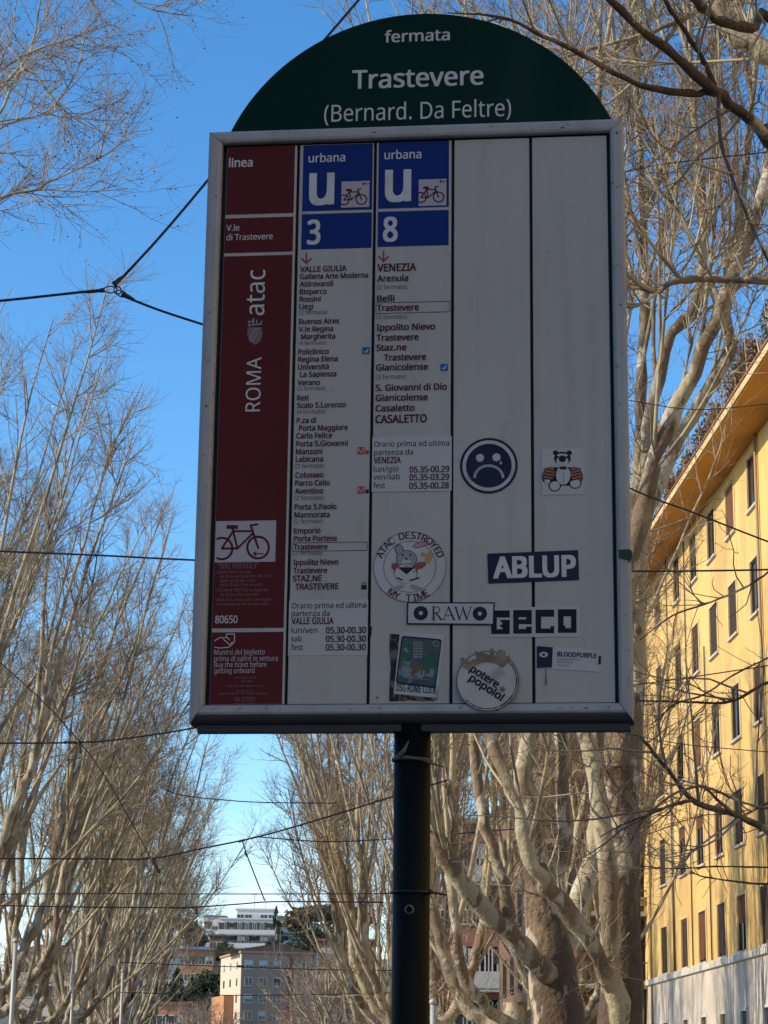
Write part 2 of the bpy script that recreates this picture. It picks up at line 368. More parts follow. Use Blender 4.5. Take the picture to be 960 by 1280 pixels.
# strip 1 (blocks share the same left and right edges)
bl_, br_ = S(274.5,493,N1)[0], S(361.5,493,N1)[0]
def vy(py, px=320): return S(px, py, N1)[1]
blk = [(183,267.5),(272,315.5),(319.5,785),(790,880)]
B = [flat('print_block', M['maroon'], [uvrect(bl_, vy(y1), br_, vy(y0))], N1, s1) for y0, y1 in blk]
text('linea', 286, 209, 11.5, 31.5, 'white_l', N2, s1, .028)
text('V.le', 283, 288.7, 8, 17, 'white_l', N2, s1, .014); text('di Trastevere', 283, 300.5, 8, 60.5, 'white_l', N2, s1, .014)
text('atac', 330, 394, 24, 62, 'white_l', N2, s1, .004, ang=pi/2)
def ptext_strokes(name, m, strokes, w, parent, n=N2):
    allp = []
    for st in strokes: allp += stroke(pxy(st, n), w*PXU)
    return flat(name, M[m], allp, n, parent, .0003)
text('ROMA', 325, 514, 18, 72, 'white_l', N2, s1, -.008, ang=pi/2)
# small shield with a crown, lying on its side like the words
shp = [(310,409),(327,409),(328,418),(326,426),(319,431),(312,427),(309,418)]
flat('crest', M['pinkish'], [pxy(shp, N2)], N2, s1)
ptext_strokes('crest_lines', 'greyp', [[(312,424),(318,412),(324,411)],[(314,427),(322,416)]], 1.3, s1, N3)
ptext_strokes('crest_crown', 'greyp', [[(310,407),(327,405)],[(312,406),(311,401)],[(316,406),(316,399)],[(321,405),(321,400)],[(326,405),(327,401)],[(313,402),(318,401)],[(317,398),(317,404)]], 1.6, s1, N3)
def bike(x0, y0, x1, y1, parent, m, n, w, arrow=None):
    """bicycle drawn in the box; unit coordinates 0..295 by 0..200 as measured on the big panel"""
    def q(x, y): return (x0+(x1-x0)*x/295, y0+(y1-y0)*y/200)
    def arc(cx, cy, r, a0, a1, k=26): return [q(cx+r*cos(radians(a)), cy+r*sin(radians(a))) for a in np.linspace(a0, a1, k)]
    lines = [arc(27,137,53,-118,118), arc(209,132,54,0,360), [q(27,137),(q(105,137))], [q(27,137),q(84,52)], [q(80,34),q(105,137)], [q(85,51),q(184,51)],
             [q(105,137),q(185,60)], [q(172,22),q(210,135)], [q(172,22),q(208,17)]]
    P_ = []
    for l in lines: P_ += stroke(pxy(l, n), w*PXU)
    P_ += stroke(pxy([q(56,30),q(103,31)], n), w*1.9*PXU)
    if arrow: 
        ax, ay, s = arrow
        for l in ([q(ax,ay),q(ax+50*s,ay)],[q(ax+14*s,ay-10*s),q(ax,ay),q(ax+14*s,ay+10*s)]): P_ += stroke(pxy(l, n), w*.55*PXU)
    return flat('bicycle_symbol', M[m], P_, n, parent)
bk = flat('bicycle_sign', M['pink_l'], [rect(270,651.5,344,702,N2)], N2, s1)
bike(270.5, 651, 344, 701.5, s1, 'maroon', N3, 2.6, (186,163,1))
def small(s, x, y, wd, cap=3.6, al='l', m='pinkish'): text(s, x, y, cap, wd, m, N2, s1, .004, align=al)
text('"BIKE FRIENDLY"', 272, 711, 7.2, 51, 'pinkish', N2, s1, .012)
small('GIORNI FERIALI (lun/ven)', 271, 717, 43); small('da inizio servizio fino alle 7.00', 275, 722.3, 64); small('dalle 10.00 alle 12.00', 275, 727.8, 44)
small('dalle 20.00 a fine servizio', 275, 733, 53); small('GIORNI FESTIVI e Agosto', 271, 739.5, 64); small('da inizio a fine servizio', 275, 745, 48)
small('UNA SOLA bici per convoglio', 270, 751.5, 69); small('contrassegnate con pittogramma', 270, 757, 66)
text('80650', 268.8, 779, 9, 28, 'white_l', N2, s1, .018)
ptext_strokes('hand_symbol', 'white_l', [[(268,801),(275,797),(284,797),(287,800)],[(268,809),(276,810),(286,809),(292,804)],[(283,792.5),(293,792.5),(293,803)],[(283,792.5),(283,797)],[(284,803),(287,806),(291,802)],[(279,799),(284,803)]], 1.0, s1)
for s_, y, wd in (('Munirsi del biglietto',818.5,63),('prima di salire in vettura',826.5,79),('Buy the ticket before',834,65),('getting onboard',841.5,50)): text(s_, 267.6, y, 6.2, wd, 'pink_l', N2, s1, .014)
small('www.atac.roma.it', 307, 848, 27, 2.6, 'c'); small('@infoatac', 309, 852.5, 14, 2.6, 'c'); small('www.agenziamobilita.roma.it', 306, 858.5, 44, 2.6, 'c')
small('contact center', 306, 864.5, 20, 2.2, 'c'); small('dalle 8 alle 20 - dal lunedi al sabato', 305, 868, 62, 2.6, 'c'); text('06 57003', 306, 876.5, 5.2, 25, 'pinkish', N2, s1, .01, align='c'); small('www.atac.roma.it', 306, 880, 27, 1.9, 'c')
# strips 2 and 3: blue heads
for sp, x0, x1, ys in ((s2, 378, 465.2, (180.5,263,266.5,310.8)), (s3, 472.8, 561, (177,259.7,263.5,307.5))):
    ua = S(x0, 244, N1)[0]; ue = S(x1, 244, N1)[0]; mid = (x0+x1)/2
    flat('print_block', M['blue'], [uvrect(ua, vy(ys[1],mid), ue, vy(ys[0],mid))], N1, sp)
    flat('print_block', M['blue'], [uvrect(ua, vy(ys[3],mid), ue, vy(ys[2],mid))], N1, sp)
text('urbana', 385.6, 203, 11.2, 48, 'white_l', N2, s2, .018); text('urbana', 480.5, 199, 11.2, 48, 'white_l', N2, s3, .018)
text('u', 386, 255, 53 if FONT else 61, 33, 'white_l', N2, s2, .032); text('u', 481, 251, 53 if FONT else 61, 34, 'white_l', N2, s3, .032)
text('3', 383.5, 305, 31, 17.5, 'white_l', N2, s2, .03); text('8', 478.5, 301.5, 31, 19, 'white_l', N2, s3, .03)
flat('bicycle_sign', M['pink_l'], [rect(427,227,461.5,258.5,N2)], N2, s2); bike(426.5, 234, 462, 257, s2, 'maroon', N3, 1.6, (220,-38,1.5))
flat('bicycle_sign', M['pink_l'], [rect(523.5,224.5,558,256.5,N2)], N2, s3); bike(523, 231, 558.5, 254, s3, 'maroon', N3, 1.6, (220,-38,1.5))
for sp, x, y in ((s2,383,316),(s3,479.5,313.5)):
    ptext_strokes('arrow_symbol', 'redp', [[(x,y),(x,y+11.5)],[(x-6,y+7),(x,y+12.8),(x+6,y+7)]], 2.2, sp)
xu2 = {}
def line2(s_, y, cap=6.6, m='ink_m', ind=0, bold=.027, xs=.86):
    x = 375.2 - (y-340)*.0235 + ind; text(s_, x, y, cap, None, m, N2, s2, bold, xs=xs)
for s_, y in (('VALLE GIULIA',340),('Galleria Arte Moderna',349),('Aldrovandi',358.3),('Bioparco',367.8),('Rossini',377.2),('Liegi',386.5),('Buenos Aires',405.2),('V.le Regina',414.7),
              ('Policlinico',443),('Regina Elena',452.3),('Università',462),('Verano',481.5),('Reti',500.7),('Scalo S.Lorenzo',510),('P.za di',528.8),('Carlo Felice',548),('Porta S.Giovanni',558),
              ('Manzoni',567.8),('Labicana',577.3),('Colosseo',597.2),('Parco Celio',607.2),('Aventino',617.2),('Porta S.Paolo',637),('Marmorata',647),('Emporio',666.8),('Porta Portese',676.6),
              ('Trastevere',687),('Ippolito Nievo',706.3),('Trastevere',716.6),('STAZ.NE',726.8)):
    line2(s_, y, 7.2 if s_ in ('VALLE GIULIA','STAZ.NE') else 6.6)
for s_, y in (('Margherita',424),('La Sapienza',471.2),('Porta Maggiore',538.3)): line2(s_, y, ind=3)
line2('TRASTEVERE', 737, 7.2, ind=3)
for k, y in ((2,393.2),(4,431.3),(2,488.2),(4,517.2),(2,585),(2,625),(2,654.3),(2,693.8)): line2('(%d fermate)' % k, y, 5.2, 'ink_g', 0, .004, .9)
def hollow(x0, y0, x1, y1, n, wpx): 
    r_ = rect(x0, y0, x1, y1, n); return stroke(r_, wpx*PXU, True)
flat('stop_box', M['ink_g'], hollow(366,678.5,459,687.8,N2,.8), N2, s2)
flat('stop_box', M['ink_g'], hollow(470,378.5,562.3,389.5,N2,.8), N2, s3)
def line3(s_, y, cap=7.6, wd=None, ind=0, m='ink_m', bold=.030, xs=.88):
    x = 471.6 - (y-340)*.013 + ind; text(s_, x, y, cap, wd, m, N2, s3, bold, xs=xs)
line3('VENEZIA', 339.3, 9.6, 50); line3('Arenula', 352, 7.8, 40); line3('Belli', 377, 7.8, 22.5); line3('Trastevere', 388.8, 7.8, 54); line3('Ippolito Nievo', 413.2, 7.8, 75)
line3('Trastevere', 426, 7.8, 54); line3('Staz.ne', 438.3, 7.8, 38.5); line3('Trastevere', 450.7, 7.8, 54, 9.5); line3('Gianicolense', 463.2, 7.8, 66); line3('S. Giovanni di Dio', 488.6, 7.8, 90)
line3('Gianicolense', 501.2, 7.8, 66); line3('Casaletto', 514.2, 7.8, 49.5); line3('CASALETTO', 528.8, 9.8, 65)
for k, y in ((2,361.7),(3,399),(3,474)): line3('(%d fermate)' % k, y, 5.8, 38.5, 0, 'ink_g', .004)
pt2 = flat('timetable_label', M['paper2'], [rect(361.5,749.5,459.3,818.5,N2)], N1+.0002, s2); pt3 = flat('timetable_label', M['paper2'], [rect(465.5,546.5,564.5,613.5,N3)], N3, s3)
for sp, x, xr, rows, n in ((s2, 364.8, 457.6, (('Orario prima ed ultima',760.6,92),('partenza da',770.4,47),('VALLE GIULIA',780.2,52),('lun/ven',791.3,32),('sab',802,13),('fest',812.6,15)), N2+.0003),
                        (s3, 467.6, 561.6, (('Orario prima ed ultima',558.6,94),('partenza da',569,49),('VENEZIA',579.2,34),('lun/gio',589.8,31),('ven/sab',599.6,33),('fest',610.2,15)), N4)):
    for i, (s_, y, wd) in enumerate(rows): text(s_, x-(y-rows[0][1])*.02, y, 6.8 if i != 2 else 7.6, wd, 'ink' if i != 2 else 'ink_m', n, sp, .008 if i != 2 else .026)
    for i, t_ in enumerate(('05.30-00.30',)*3 if sp is s2 else ('05.35-00.29','05.35-03.29','05.35-00.28')):
        text(t_, xr-(i*.2), rows[3+i][1], 7.4, 49.5, 'ink_m', n, sp, .026, align='r')
flat('wheelchair_symbol', M['ltblue'], [rect(453,434,462,442.3,N2)], N2, s2); flat('wheelchair_symbol', M['ltblue'], [rect(550.3,455,559.8,463.3,N2)], N2, s3)
ptext_strokes('symbol_mark', 'white_l', [[(455.5,439.5),(458,440.2),(460,436.5)]], 1.3, s2, N3); ptext_strokes('symbol_mark', 'white_l', [[(553,460.3),(555.5,461),(557.5,457.3)]], 1.3, s3, N3)
for y, mm in ((559,'red'),(608,'blue')):
    flat('metro_symbol', M['red'], [rect(446.8,y,456,y+8.6,N2)], N2, s2); flat('metro_line_mark', M[mm], [rect(457,y+3.8,461,y+8.4,N2)], N2, s2); text('M', 447.6, y+7.6, 6.2, 7.4, 'pink_l', N3, s2, .01)
flat('padlock_symbol', M['ink'], [rect(451.8,731.5,458.3,736.8,N2)] + stroke(pxy([(453,732),(453,729),(455,727.6),(457,729),(457,732)],N2), .9*PXU), N2, s2)
flat('black_tape', M['black'], [pxy([(460,783),(465,783.5),(464,795),(461.5,796)], N3)], N3, s2)
# --- stickers
def sticker(name, m, polys, n, label, th=.0004, parent=None): return flat(name, M[m], polys, n, parent or sign, th, label)
K1 = PN+.0012
sd_ = sticker('sticker', 'navy', [disc(611,582,36.2,K1)], K1, 'round navy sticker with a sad crying face')
flat('sticker_print', M['paper'], ring(611,582,33,4.4,K1+.0005), K1+.0005, sd_)
ey = [disc(600,572.3,5.1,K1+.0005,20), disc(620.6,571.6,5.1,K1+.0005,20), disc(626,579,1.5,K1+.0005,10), pxy([(625,578.2),(626,575.4),(627.2,578.2)],K1+.0005)]
arc_ = [(611-17.8*cos(radians(a)), 597.5-15.5*sin(radians(a))) for a in np.linspace(4,176,22)]
flat('sticker_print', M['paper'], ey + stroke(pxy(arc_, K1+.0005), 3.3*PXU), K1+.0005, sd_)
# seated striped plush
tg = sticker('sticker', 'paper2', [rect(677,561,730.5,618,K1)], K1, 'small white square sticker with a seated striped animal')
def el(cx, cy, a, b, n, k=20, rot=0): 
    return pxy([(cx+a*cos(t)*cos(rot)-b*sin(t)*sin(rot), cy+a*cos(t)*sin(rot)+b*sin(t)*cos(rot)) for t in np.linspace(0,2*pi,k+1)[:-1]], n)
a1, a2, a3, a4 = K1+.0004, K1+.0008, K1+.0012, K1+.0016
flat('sticker_print', M['ink'], [el(703,573,10.5,8.5,a1), el(686,594,8.2,11,a1,rot=.4), el(720,594,8.2,11,a1,rot=-.4), el(693.5,607,7.8,7.4,a1), el(719,604,8,7,a1), pxy([(692,584),(714,584),(716,607),(690,607)],a1), el(694.5,566,3.4,3,a1), el(711.5,566,3.4,3,a1)], a1, tg)
flat('sticker_print', M['orange'], [el(686,593,7,9.5,a2,rot=.4), el(720,593,7,9.5,a2,rot=-.4)], a2, tg)
flat('sticker_print', M['paper'], [el(703,576.5,7.6,5.6,a2), el(693.5,607.3,6.2,5.8,a3), el(719,604.3,6.4,5.4,a3), el(704,594,9,12,a2), el(684,602,3.4,3,a3), el(703,569,7,2,a2)], a3, tg)
st_ = []
for sgn, cx in ((1,686),(-1,720)):
    for k in range(4): st_ += stroke(pxy([(cx-6*1, 587+k*4-sgn*1.5),(cx+6*1, 587+k*4+sgn*1.5)], a4), 1.3*PXU)
flat('sticker_print', M['ink'], st_ + [el(703,573.5,4.6,4.2,a4), el(704,585,5,2,a4)] + stroke(pxy([(704,590),(705,606)],a4), .5*PXU), a4, tg)
# round rabbit sticker with ring lettering
rb = sticker('sticker', 'paper', [disc(512.3,708.3,45.6,K1)], K1, 'round white sticker lettered with a cartoon animal in a ring')
flat('sticker_print', M['ink_g'], ring(512.3,708.3,45.4,.7,a1) + ring(512.3,708.3,33.2,.8,a1), a1, rb)
arctext('ATAC DESTROYED', 512.3, 708.3, 35.6, 157, 22, 8.4, 'ink_m', a1, rb, bold=.018)
arctext('MY TIME', 512.3, 708.3, 43.6, 236, 301, 8.4, 'ink_m', a1, rb, inward=True, bold=.018)
flat('sticker_print', M['ink'], [el(508,699,13.2,11.6,a1), el(507,716,15,13,a1), el(526,680.5,10.5,3.4,a1,rot=-.25), el(499,687,5.4,6.4,a1)], a1, rb)
flat('sticker_print', M['greyp'], [el(508,699,12.3,10.8,a2), el(499,687,4.4,5.4,a2), el(497,735,9,3,a2,rot=-.35), el(521,735,9,3,a2,rot=.35)], a2, rb)
flat('sticker_print', M['pinkp'], [el(526,680.5,9.6,2.6,a2,rot=-.25)], a2, rb)
flat('sticker_print', M['redp'], [el(494,708,5,4.6,a2), el(524,707,9,4.2,a2,rot=-.3)], a2, rb)
flat('sticker_print', M['yellowp'], [el(536,697,4.6,8,a2,rot=.3), el(529,693,3.2,2.4,a2)], a2, rb)
flat('sticker_print', M['paper'], [el(507,717.5,14,11.6,a2), el(508,703.5,6,5.2,a3)], a3, rb)
flat('sticker_print', M['ink'], [pxy([(497,709),(519,709),(508,718)],a4)] + stroke(pxy([(496,722),(503,725)],a4), 1.6*PXU) + stroke(pxy([(512,725.5),(524,722)],a4), 1.6*PXU) + [el(508,698.5,1.8,1.2,a4), el(503.5,693.5,1.1,1.3,a4), el(513,693.5,1.1,1.3,a4), el(518,714.5,1,1,a4)]
     + stroke(pxy([(502,705),(508,703.5),(514,705)],a4), .6*PXU), a4, rb)
# ABLUP
ab = sticker('sticker', 'navy', [pxy([(609,692),(722.7,687.5),(724,725),(610.4,729.6)],K1)], K1, 'dark blue rectangular sticker with bold white capitals')
text('ABLUP', 616.6, 722.2, 24.5, 101, 'white_l', K1+.0004, ab, .045, ang=0.012)
# GECO
ge = sticker('sticker', 'paper2', [pxy([(612,760),(725,757.5),(725.4,796),(612.3,796.6)],K1)], K1, 'white rectangular sticker with blocky black letters')
bp = []
def blocks(x0, y0, cut, w=23.2, h=29.5):
    """5 x 5 grid letter: cut lists the empty cells' rectangles in grid units"""
    cells = [[1]*10 for _ in range(10)]
    for (ax, ay, bx, by) in cut:
        for yy in range(ay, by):
            for xx in range(ax, bx): cells[yy][xx] = 0
    for yy in range(10):
        xx = 0
        while xx < 10:
            if cells[yy][xx]:
                x2 = xx
                while x2 < 10 and cells[yy][x2]: x2 += 1
                bp.append(pxy([(x0+xx*w/10, y0+yy*h/10),(x0+x2*w/10, y0+yy*h/10),(x0+x2*w/10, y0+(yy+1)*h/10),(x0+xx*w/10, y0+(yy+1)*h/10)], K1+.0004)); xx = x2
            else: xx += 1
blocks(614,763,[(3,3,8,4),(3,4,5,8),(8,3,10,4),(5,7,6,8),(5,5,6,6)]); blocks(641.5,762.5,[(3,3,7,4),(3,6,10,7),(3,7,7,8)]); blocks(669.5,762,[(3,3,8,8),(8,3,10,7)]); blocks(697.5,761.5,[(3,3,7,7),(4,7,7,8)])
flat('sticker_print', M['black'], bp, K1+.0004, ge)
# RAW
ra = sticker('sticker', 'navy', [pxy([(508.8,752.5),(618.5,752.8),(617.5,781.3),(508.3,780.4)],K1+.0022)], K1+.0022, 'white strip sticker with two record discs and serif letters')
b1, b2, b3 = K1+.0026, K1+.0030, K1+.0034
flat('sticker_print', M['paper'], [pxy([(510.5,754.2),(616.6,754.5),(615.8,779.6),(510.2,778.8)],b1)], b1, ra)
flat('sticker_print', M['navy'], [disc(526,766.3,9,b2,28), disc(599.8,767,9,b2,28)], b2, ra); flat('sticker_print', M['paper'], [disc(526,766.3,2.6,b3,16), disc(599.8,767,2.6,b3,16)], b3, ra)
rs = []
def T_(x, y): return (x, y)
rl = [([(542,758.5),(542,774.5)],1.9),([(540,758.5),(547,758.5),(550,761),(549,765),(542,766.5)],1.0),([(545,766.5),(551.5,774.5)],1.9),([(540,774.5),(544.5,774.5)],.7),([(549.5,774.5),(553,774.5)],.7),
      ([(554.5,774.5),(560.5,758.5)],.9),([(560.5,758.5),(567.5,774.5)],1.9),([(556.5,769.5),(565,769.5)],.8),([(553,774.5),(557,774.5)],.7),([(565,774.5),(569.5,774.5)],.7),
      ([(569.5,759),(574.5,774.5)],1.9),([(574.5,774.5),(579,760)],.9),([(578.5,759),(583.5,774.5)],1.9),([(583.5,774.5),(588.5,759)],.9),([(567.5,758.8),(572,758.8)],.7),([(586,758.8),(590.5,758.8)],.7)]
for l, w_ in rl: rs += stroke(pxy(l, b2), w_*PXU)
flat('lettering', M['navy'], rs, b2, ra)
# trading card sticker over torn black paper
tp = [(487,792)]; random.seed(3)
for k in range(10): tp.append((500+k*5.5+random.uniform(-1,1), 793+k*.5+random.uniform(-.8,.8)))
tp += [(552,800),(547,874)]; tp += [(547-k*5.9, 877+random.uniform(-1,1)+(.0 if k<9 else 0)-(.2*k if k<6 else 1)) for k in range(1,11)]; tp += [(486.5,875),(487,850),(488.6,835),(487,815)]
sticker('sticker_remains', 'torn', [pxy(tp, K1)], K1, 'torn black paper left under the card sticker')
c1 = K1+.0006
cdk = sticker('sticker', 'paper', [pxy([(500,789),(555,794),(546.3,872.5),(492,867)],c1)], c1, 'white card sticker with a dark colourful picture')
def rquad(q, r, n, k=5):
    """rounded quad in picture points"""
    out = []; m_ = len(q)
    for i in range(m_):
        p0, p1, p2 = np.array(q[i-1], float), np.array(q[i], float), np.array(q[(i+1)%m_], float)
        a = p1+(p0-p1)/np.linalg.norm(p0-p1)*r; b = p1+(p2-p1)/np.linalg.norm(p2-p1)*r
        for t in np.linspace(0,1,k): out.append(tuple((1-t)**2*a+2*t*(1-t)*p1+t*t*b))
    return pxy(out, n)
flat('sticker_print', M['navy'], [rquad([(502,794.5),(552.5,799),(544.5,860.5),(494.5,854)], 4, c1+.0004)], c1+.0004, cdk)
flat('sticker_picture', M['card'], [rquad([(503.5,796.5),(551,801),(543.2,858.2),(496.2,852)], 3.4, c1+.0008)], c1+.0008, cdk)
wn = []
for i in range(5):
    for j in range(6): wn.append(pxy([(517+i*2.4,802+j*3.6),(518.5+i*2.4,802+j*3.6),(518.5+i*2.4,804.4+j*3.6),(517+i*2.4,804.4+j*3.6)], c1+.0012))
wn += [pxy([(x,838),(x+2,838),(x+1,845),(x-1,845)], c1+.0012) for x in (512,524,529)]
flat('sticker_print', M['greyp'], wn + ring(545,804.5,3.6,.8,c1+.0012,16) + stroke(pxy([(504,846),(538,850)],c1+.0012), .6*PXU), c1+.0012, cdk)
text('DSG ROME CLICK', 495, 863.6, 8.6, 49, 'ink', c1+.0004, cdk, .02, ang=-.075)
# potere al popolo sticker: round, peeling over the lower frame
pc = S(610,852,K1); pR = 38*PXU
tilt = .0165/(2*pR)
def tdisc(r, cu_, cv_, n0, m, name, parent, label=None, ir=0, jag=0, a0=0, a1=2*pi, k=64):
    mb = MB(); V = []; fs = []
    for i in range(k+1):
        a = a0+(a1-a0)*i/k; jr = 1+jag*(random.random()-.5)
        for rr in (r*jr, ir):
            u, v = cu_+rr*cos(a), cv_+rr*sin(a); V.append(L3(u, v, n0+ (pc[1]-v)*tilt*.9))
    for i in range(k): fs.append((2*i, 2*i+2, 2*i+3, 2*i+1))
    mb.add(V, fs); return mb.build(name, M[m], parent, label=label)
n0 = -.0035
po = tdisc(pR, pc[0], pc[1], n0, 'cream', 'sticker', sign, 'round weathered white sticker peeling over the lower frame')
tdisc(pR*1.0, pc[0], pc[1], n0+.0006, 'ink_g', 'sticker_print', po, ir=pR*.965); tdisc(pR*.93, pc[0], pc[1], n0+.0006, 'ink', 'sticker_print', po, ir=pR*.90, jag=.03, a0=-2.4, a1=.9)
tdisc(pR*.99, pc[0], pc[1], n0+.0012, 'brownst', 'stain', po, ir=pR*.62, jag=.35, a0=.75, a1=2.6, k=26)
for s_, (x, y), wd in (('potere', (586.5,838), 40), ('popolo!', (585.5,849.8), 48)):
    v, f = textgeo(s_, .035); v = v.copy(); x0, x1 = v[:,0].min(), v[:,0].max(); v[:,0] = (v[:,0]-x0)*wd*PXU/(x1-x0); v[:,1] *= 9*PXV/CAPH
    o = S(x, y, n0); ang = -radians(34); ca, sa = cos(ang), sin(ang); mb = MB()
    VV = []
    for q, z in zip(v, _dz[(s_, .035)]):
        u, vv = o[0]+q[0]*ca-q[1]*sa, o[1]+q[0]*sa+q[1]*ca; VV.append(L3(u, vv, n0+.0009+z+(pc[1]-vv)*tilt*.9))
    mb.add(VV, f); mb.build('lettering', M['ink'], po)
o = S(628,862,n0); flat('star_print', M['redp'], stroke([(o[0]-.006,o[1]),(o[0]+.006,o[1])], .002)+stroke([(o[0]-.003,o[1]-.005),(o[0]+.003,o[1]+.005)], .002)+stroke([(o[0]+.003,o[1]-.005),(o[0]-.003,o[1]+.005)], .002), n0+.0009+(pc[1]-o[1])*tilt*.9+.0006, po)
# blood purple sticker
bp_ = sticker('sticker', 'paper2', [pxy([(671,807.5),(751.8,813.2),(750.5,840),(671.3,834.8)],K1)], K1, 'small pale rectangular sticker with a dark blue end')
flat('sticker_print', M['navy'], [pxy([(671,807.5),(691,809),(690,834.4),(671.2,834.8)],K1+.0004), pxy([(748.2,819.5),(751.4,820),(751,830.8),(747.8,830.4)],K1+.0004)], K1+.0004, bp_)
flat('sticker_print', M['paper'], [el(679.6,818.2,5.4,3.4,K1+.0008)], K1+.0008, bp_); flat('sticker_print', M['ink'], [el(679.6,818.2,1.9,1.6,K1+.0012)], K1+.0012, bp_)
text('BLOODPURPLE', 696.5, 820.2, 5.4, 47.5, 'navy', K1+.0004, bp_, .035, ang=-.055)
text('industrial electronic', 696.5, 824.6, 2.6, 28, 'ink_g', K1+.0004, bp_, 0, ang=-.05); text('dark industrial', 696.5, 828.4, 2.6, 19, 'ink_g', K1+.0004, bp_, 0, ang=-.05); text('music label', 696.5, 832.6, 2.4, 14, 'ink_g', K1+.0004, bp_, 0, ang=-.05)
flat('drip_mark', M['brownst'], [pxy([(681.6,835),(682.6,835),(684,856),(681,856.5)],K1)], K1, s5)
sp_ = []
random.seed(5)
for k in range(60):
    u, v = random.uniform(ub[1]+.02, ub[5]-.02), random.uniform(.05, SH-.06); r = random.uniform(.0005,.0012)
    sp_.append([(u+r*cos(t)*random.uniform(.6,1.4), v+r*sin(t)*random.uniform(.6,1.4)) for t in np.linspace(0,2*pi,7)[:-1]])
x_, y_ = S(471.5,872,K1); sp_.append([(x_+.003*cos(t), y_+.003*sin(t)) for t in np.linspace(0,2*pi,9)[:-1]])
flat('dirt_spots', M['brownst'], sp_, PN+.0004, sign, .0003)['kind'] = 'stuff'
# glue bits and green tape on the right rail
gt = [(773,687),(787,686.5),(790,689),(790,696),(788,702),(786,699),(777,697.5),(773.5,696)]
flat('green_tape', M['greenstrap'], [pxy(gt, .004)], .004, sign, .006)
# ------------------------------------------------------------------ ground and street
M['ground'] = mat('dusty_ground', (.16,.14,.11), .95, noise=[(.3,5,.4,.7,(.10,.11,.06),.8)])
M['asphalt'] = mat('asphalt', (.05,.05,.052), .9, noise=[(2,6,.4,.7,(.07,.068,.065),.7)], bump=(80,.3,.01))
M['pave'] = mat('pavement', (.22,.21,.20), .9, noise=[(3,6,.4,.7,(.16,.155,.15),.7)], bump=(40,.3,.01))
M['kerb'] = mat('travertine_kerb', (.42,.40,.36), .8, noise=[(6,5,.4,.7,(.3,.28,.25),.6)])
M['paintw'] = mat('road_marking', (.7,.7,.68), .7)
def hillz(x, y):
    t = np.clip((y-240)/330, 0, 1); t = t*t*(3-2*t)
    return t*(25 + 4*np.sin(x*.03+1) + 3*np.sin(y*.05)) * np.clip(1-(np.abs(x+20)-330)/500, 0, 1)
mb = MB()
xs_ = np.concatenate([np.linspace(-3000,-500,8), np.linspace(-420,420,57), np.linspace(500,3000,8)]); ys_ = np.concatenate([np.linspace(-600,200,8), np.linspace(230,700,40), np.linspace(800,4200,12)])
V = [(x, y, float(hillz(x, y))) for y in ys_ for x in xs_]; nx = len(xs_)
mb.add(V, [(j*nx+i, j*nx+i+1, (j+1)*nx+i+1, (j+1)*nx+i) for j in range(len(ys_)-1) for i in range(nx-1)])
tag(mb.build('ground', M['ground'], None, True), kind='structure')
def strip(name, L0, L1, z, m, s0=-80, s1=235, th=None):
    mb = MB(); a = [ST(L0,s0,z), ST(L1,s0,z), ST(L1,s1,z), ST(L0,s1,z)]
    if th: mb.add(a+[q-np.array([0,0,th]) for q in a], [(0,1,2,3),(4,7,6,5),(0,4,5,1),(1,5,6,2),(2,6,7,3),(3,7,4,0)])
    else: mb.add(a, [(0,1,2,3)])
    return tag(mb.build(name, M[m]), kind='structure')
strip('road', -7, -.6, .004, 'asphalt'); strip('road', 9, 12.4, .004, 'asphalt')
strip('pavement', -.4, 8.8, .14, 'pave', th=.139); strip('pavement', -15, -7.2, .14, 'pave', th=.139); strip('pavement', 12.6, 14.98, .14, 'pave', th=.139)
for a, b in ((-.6,-.4),(8.8,9),(-7.2,-7),(12.4,12.6)): strip('kerb', a+.003, b-.003, .15, 'kerb', th=.149)
for s in range(0, 30): strip('road_marking', -3.86, -3.74, .008, 'paintw', s*8-40, s*8-37)
# ------------------------------------------------------------------ TREES
M['bark'] = mat('plane_tree_bark', (.39,.335,.215), .85, noise=[(1.5,6,.47,.54,(.17,.115,.07),.9,(1,1,.4)),(3.4,5,.56,.61,(.52,.47,.36),.9,(1,1,.5)),(7,5,.58,.63,(.10,.075,.05),.8,(1,1,.6)),(26,3,.6,.7,(.09,.07,.05),.5)], bump=(12,.7,.04))
M['bark_brown_shade'] = mat('flaking_brown_shaded_plane_bark', (.095,.062,.04), .9, noise=[(1.3,6,.50,.55,(.21,.15,.095),.9,(1,1,.4)),(2.6,6,.58,.62,(.46,.39,.28),.9,(1,1,.45)),(8,5,.55,.6,(.07,.045,.03),.8,(1,1,.5))], bump=(9,1.,.06))  # flaking brown bark; its darkness also stands in for shade on trunks, near boughs
M['branch'] = mat('young_plane_bark', (.42,.36,.23), .85, noise=[(2.2,5,.48,.56,(.19,.145,.10),.85)])
M['twig'] = mat('plane_twigs', (.27,.20,.135), .85, noise=[(.8,3,.4,.65,(.17,.115,.085),.9)])
M['balls'] = mat('seed_ball', (.10,.06,.03), .95)
def nrm(a): return a/np.maximum(np.linalg.norm(a, axis=-1, keepdims=True), 1e-9)
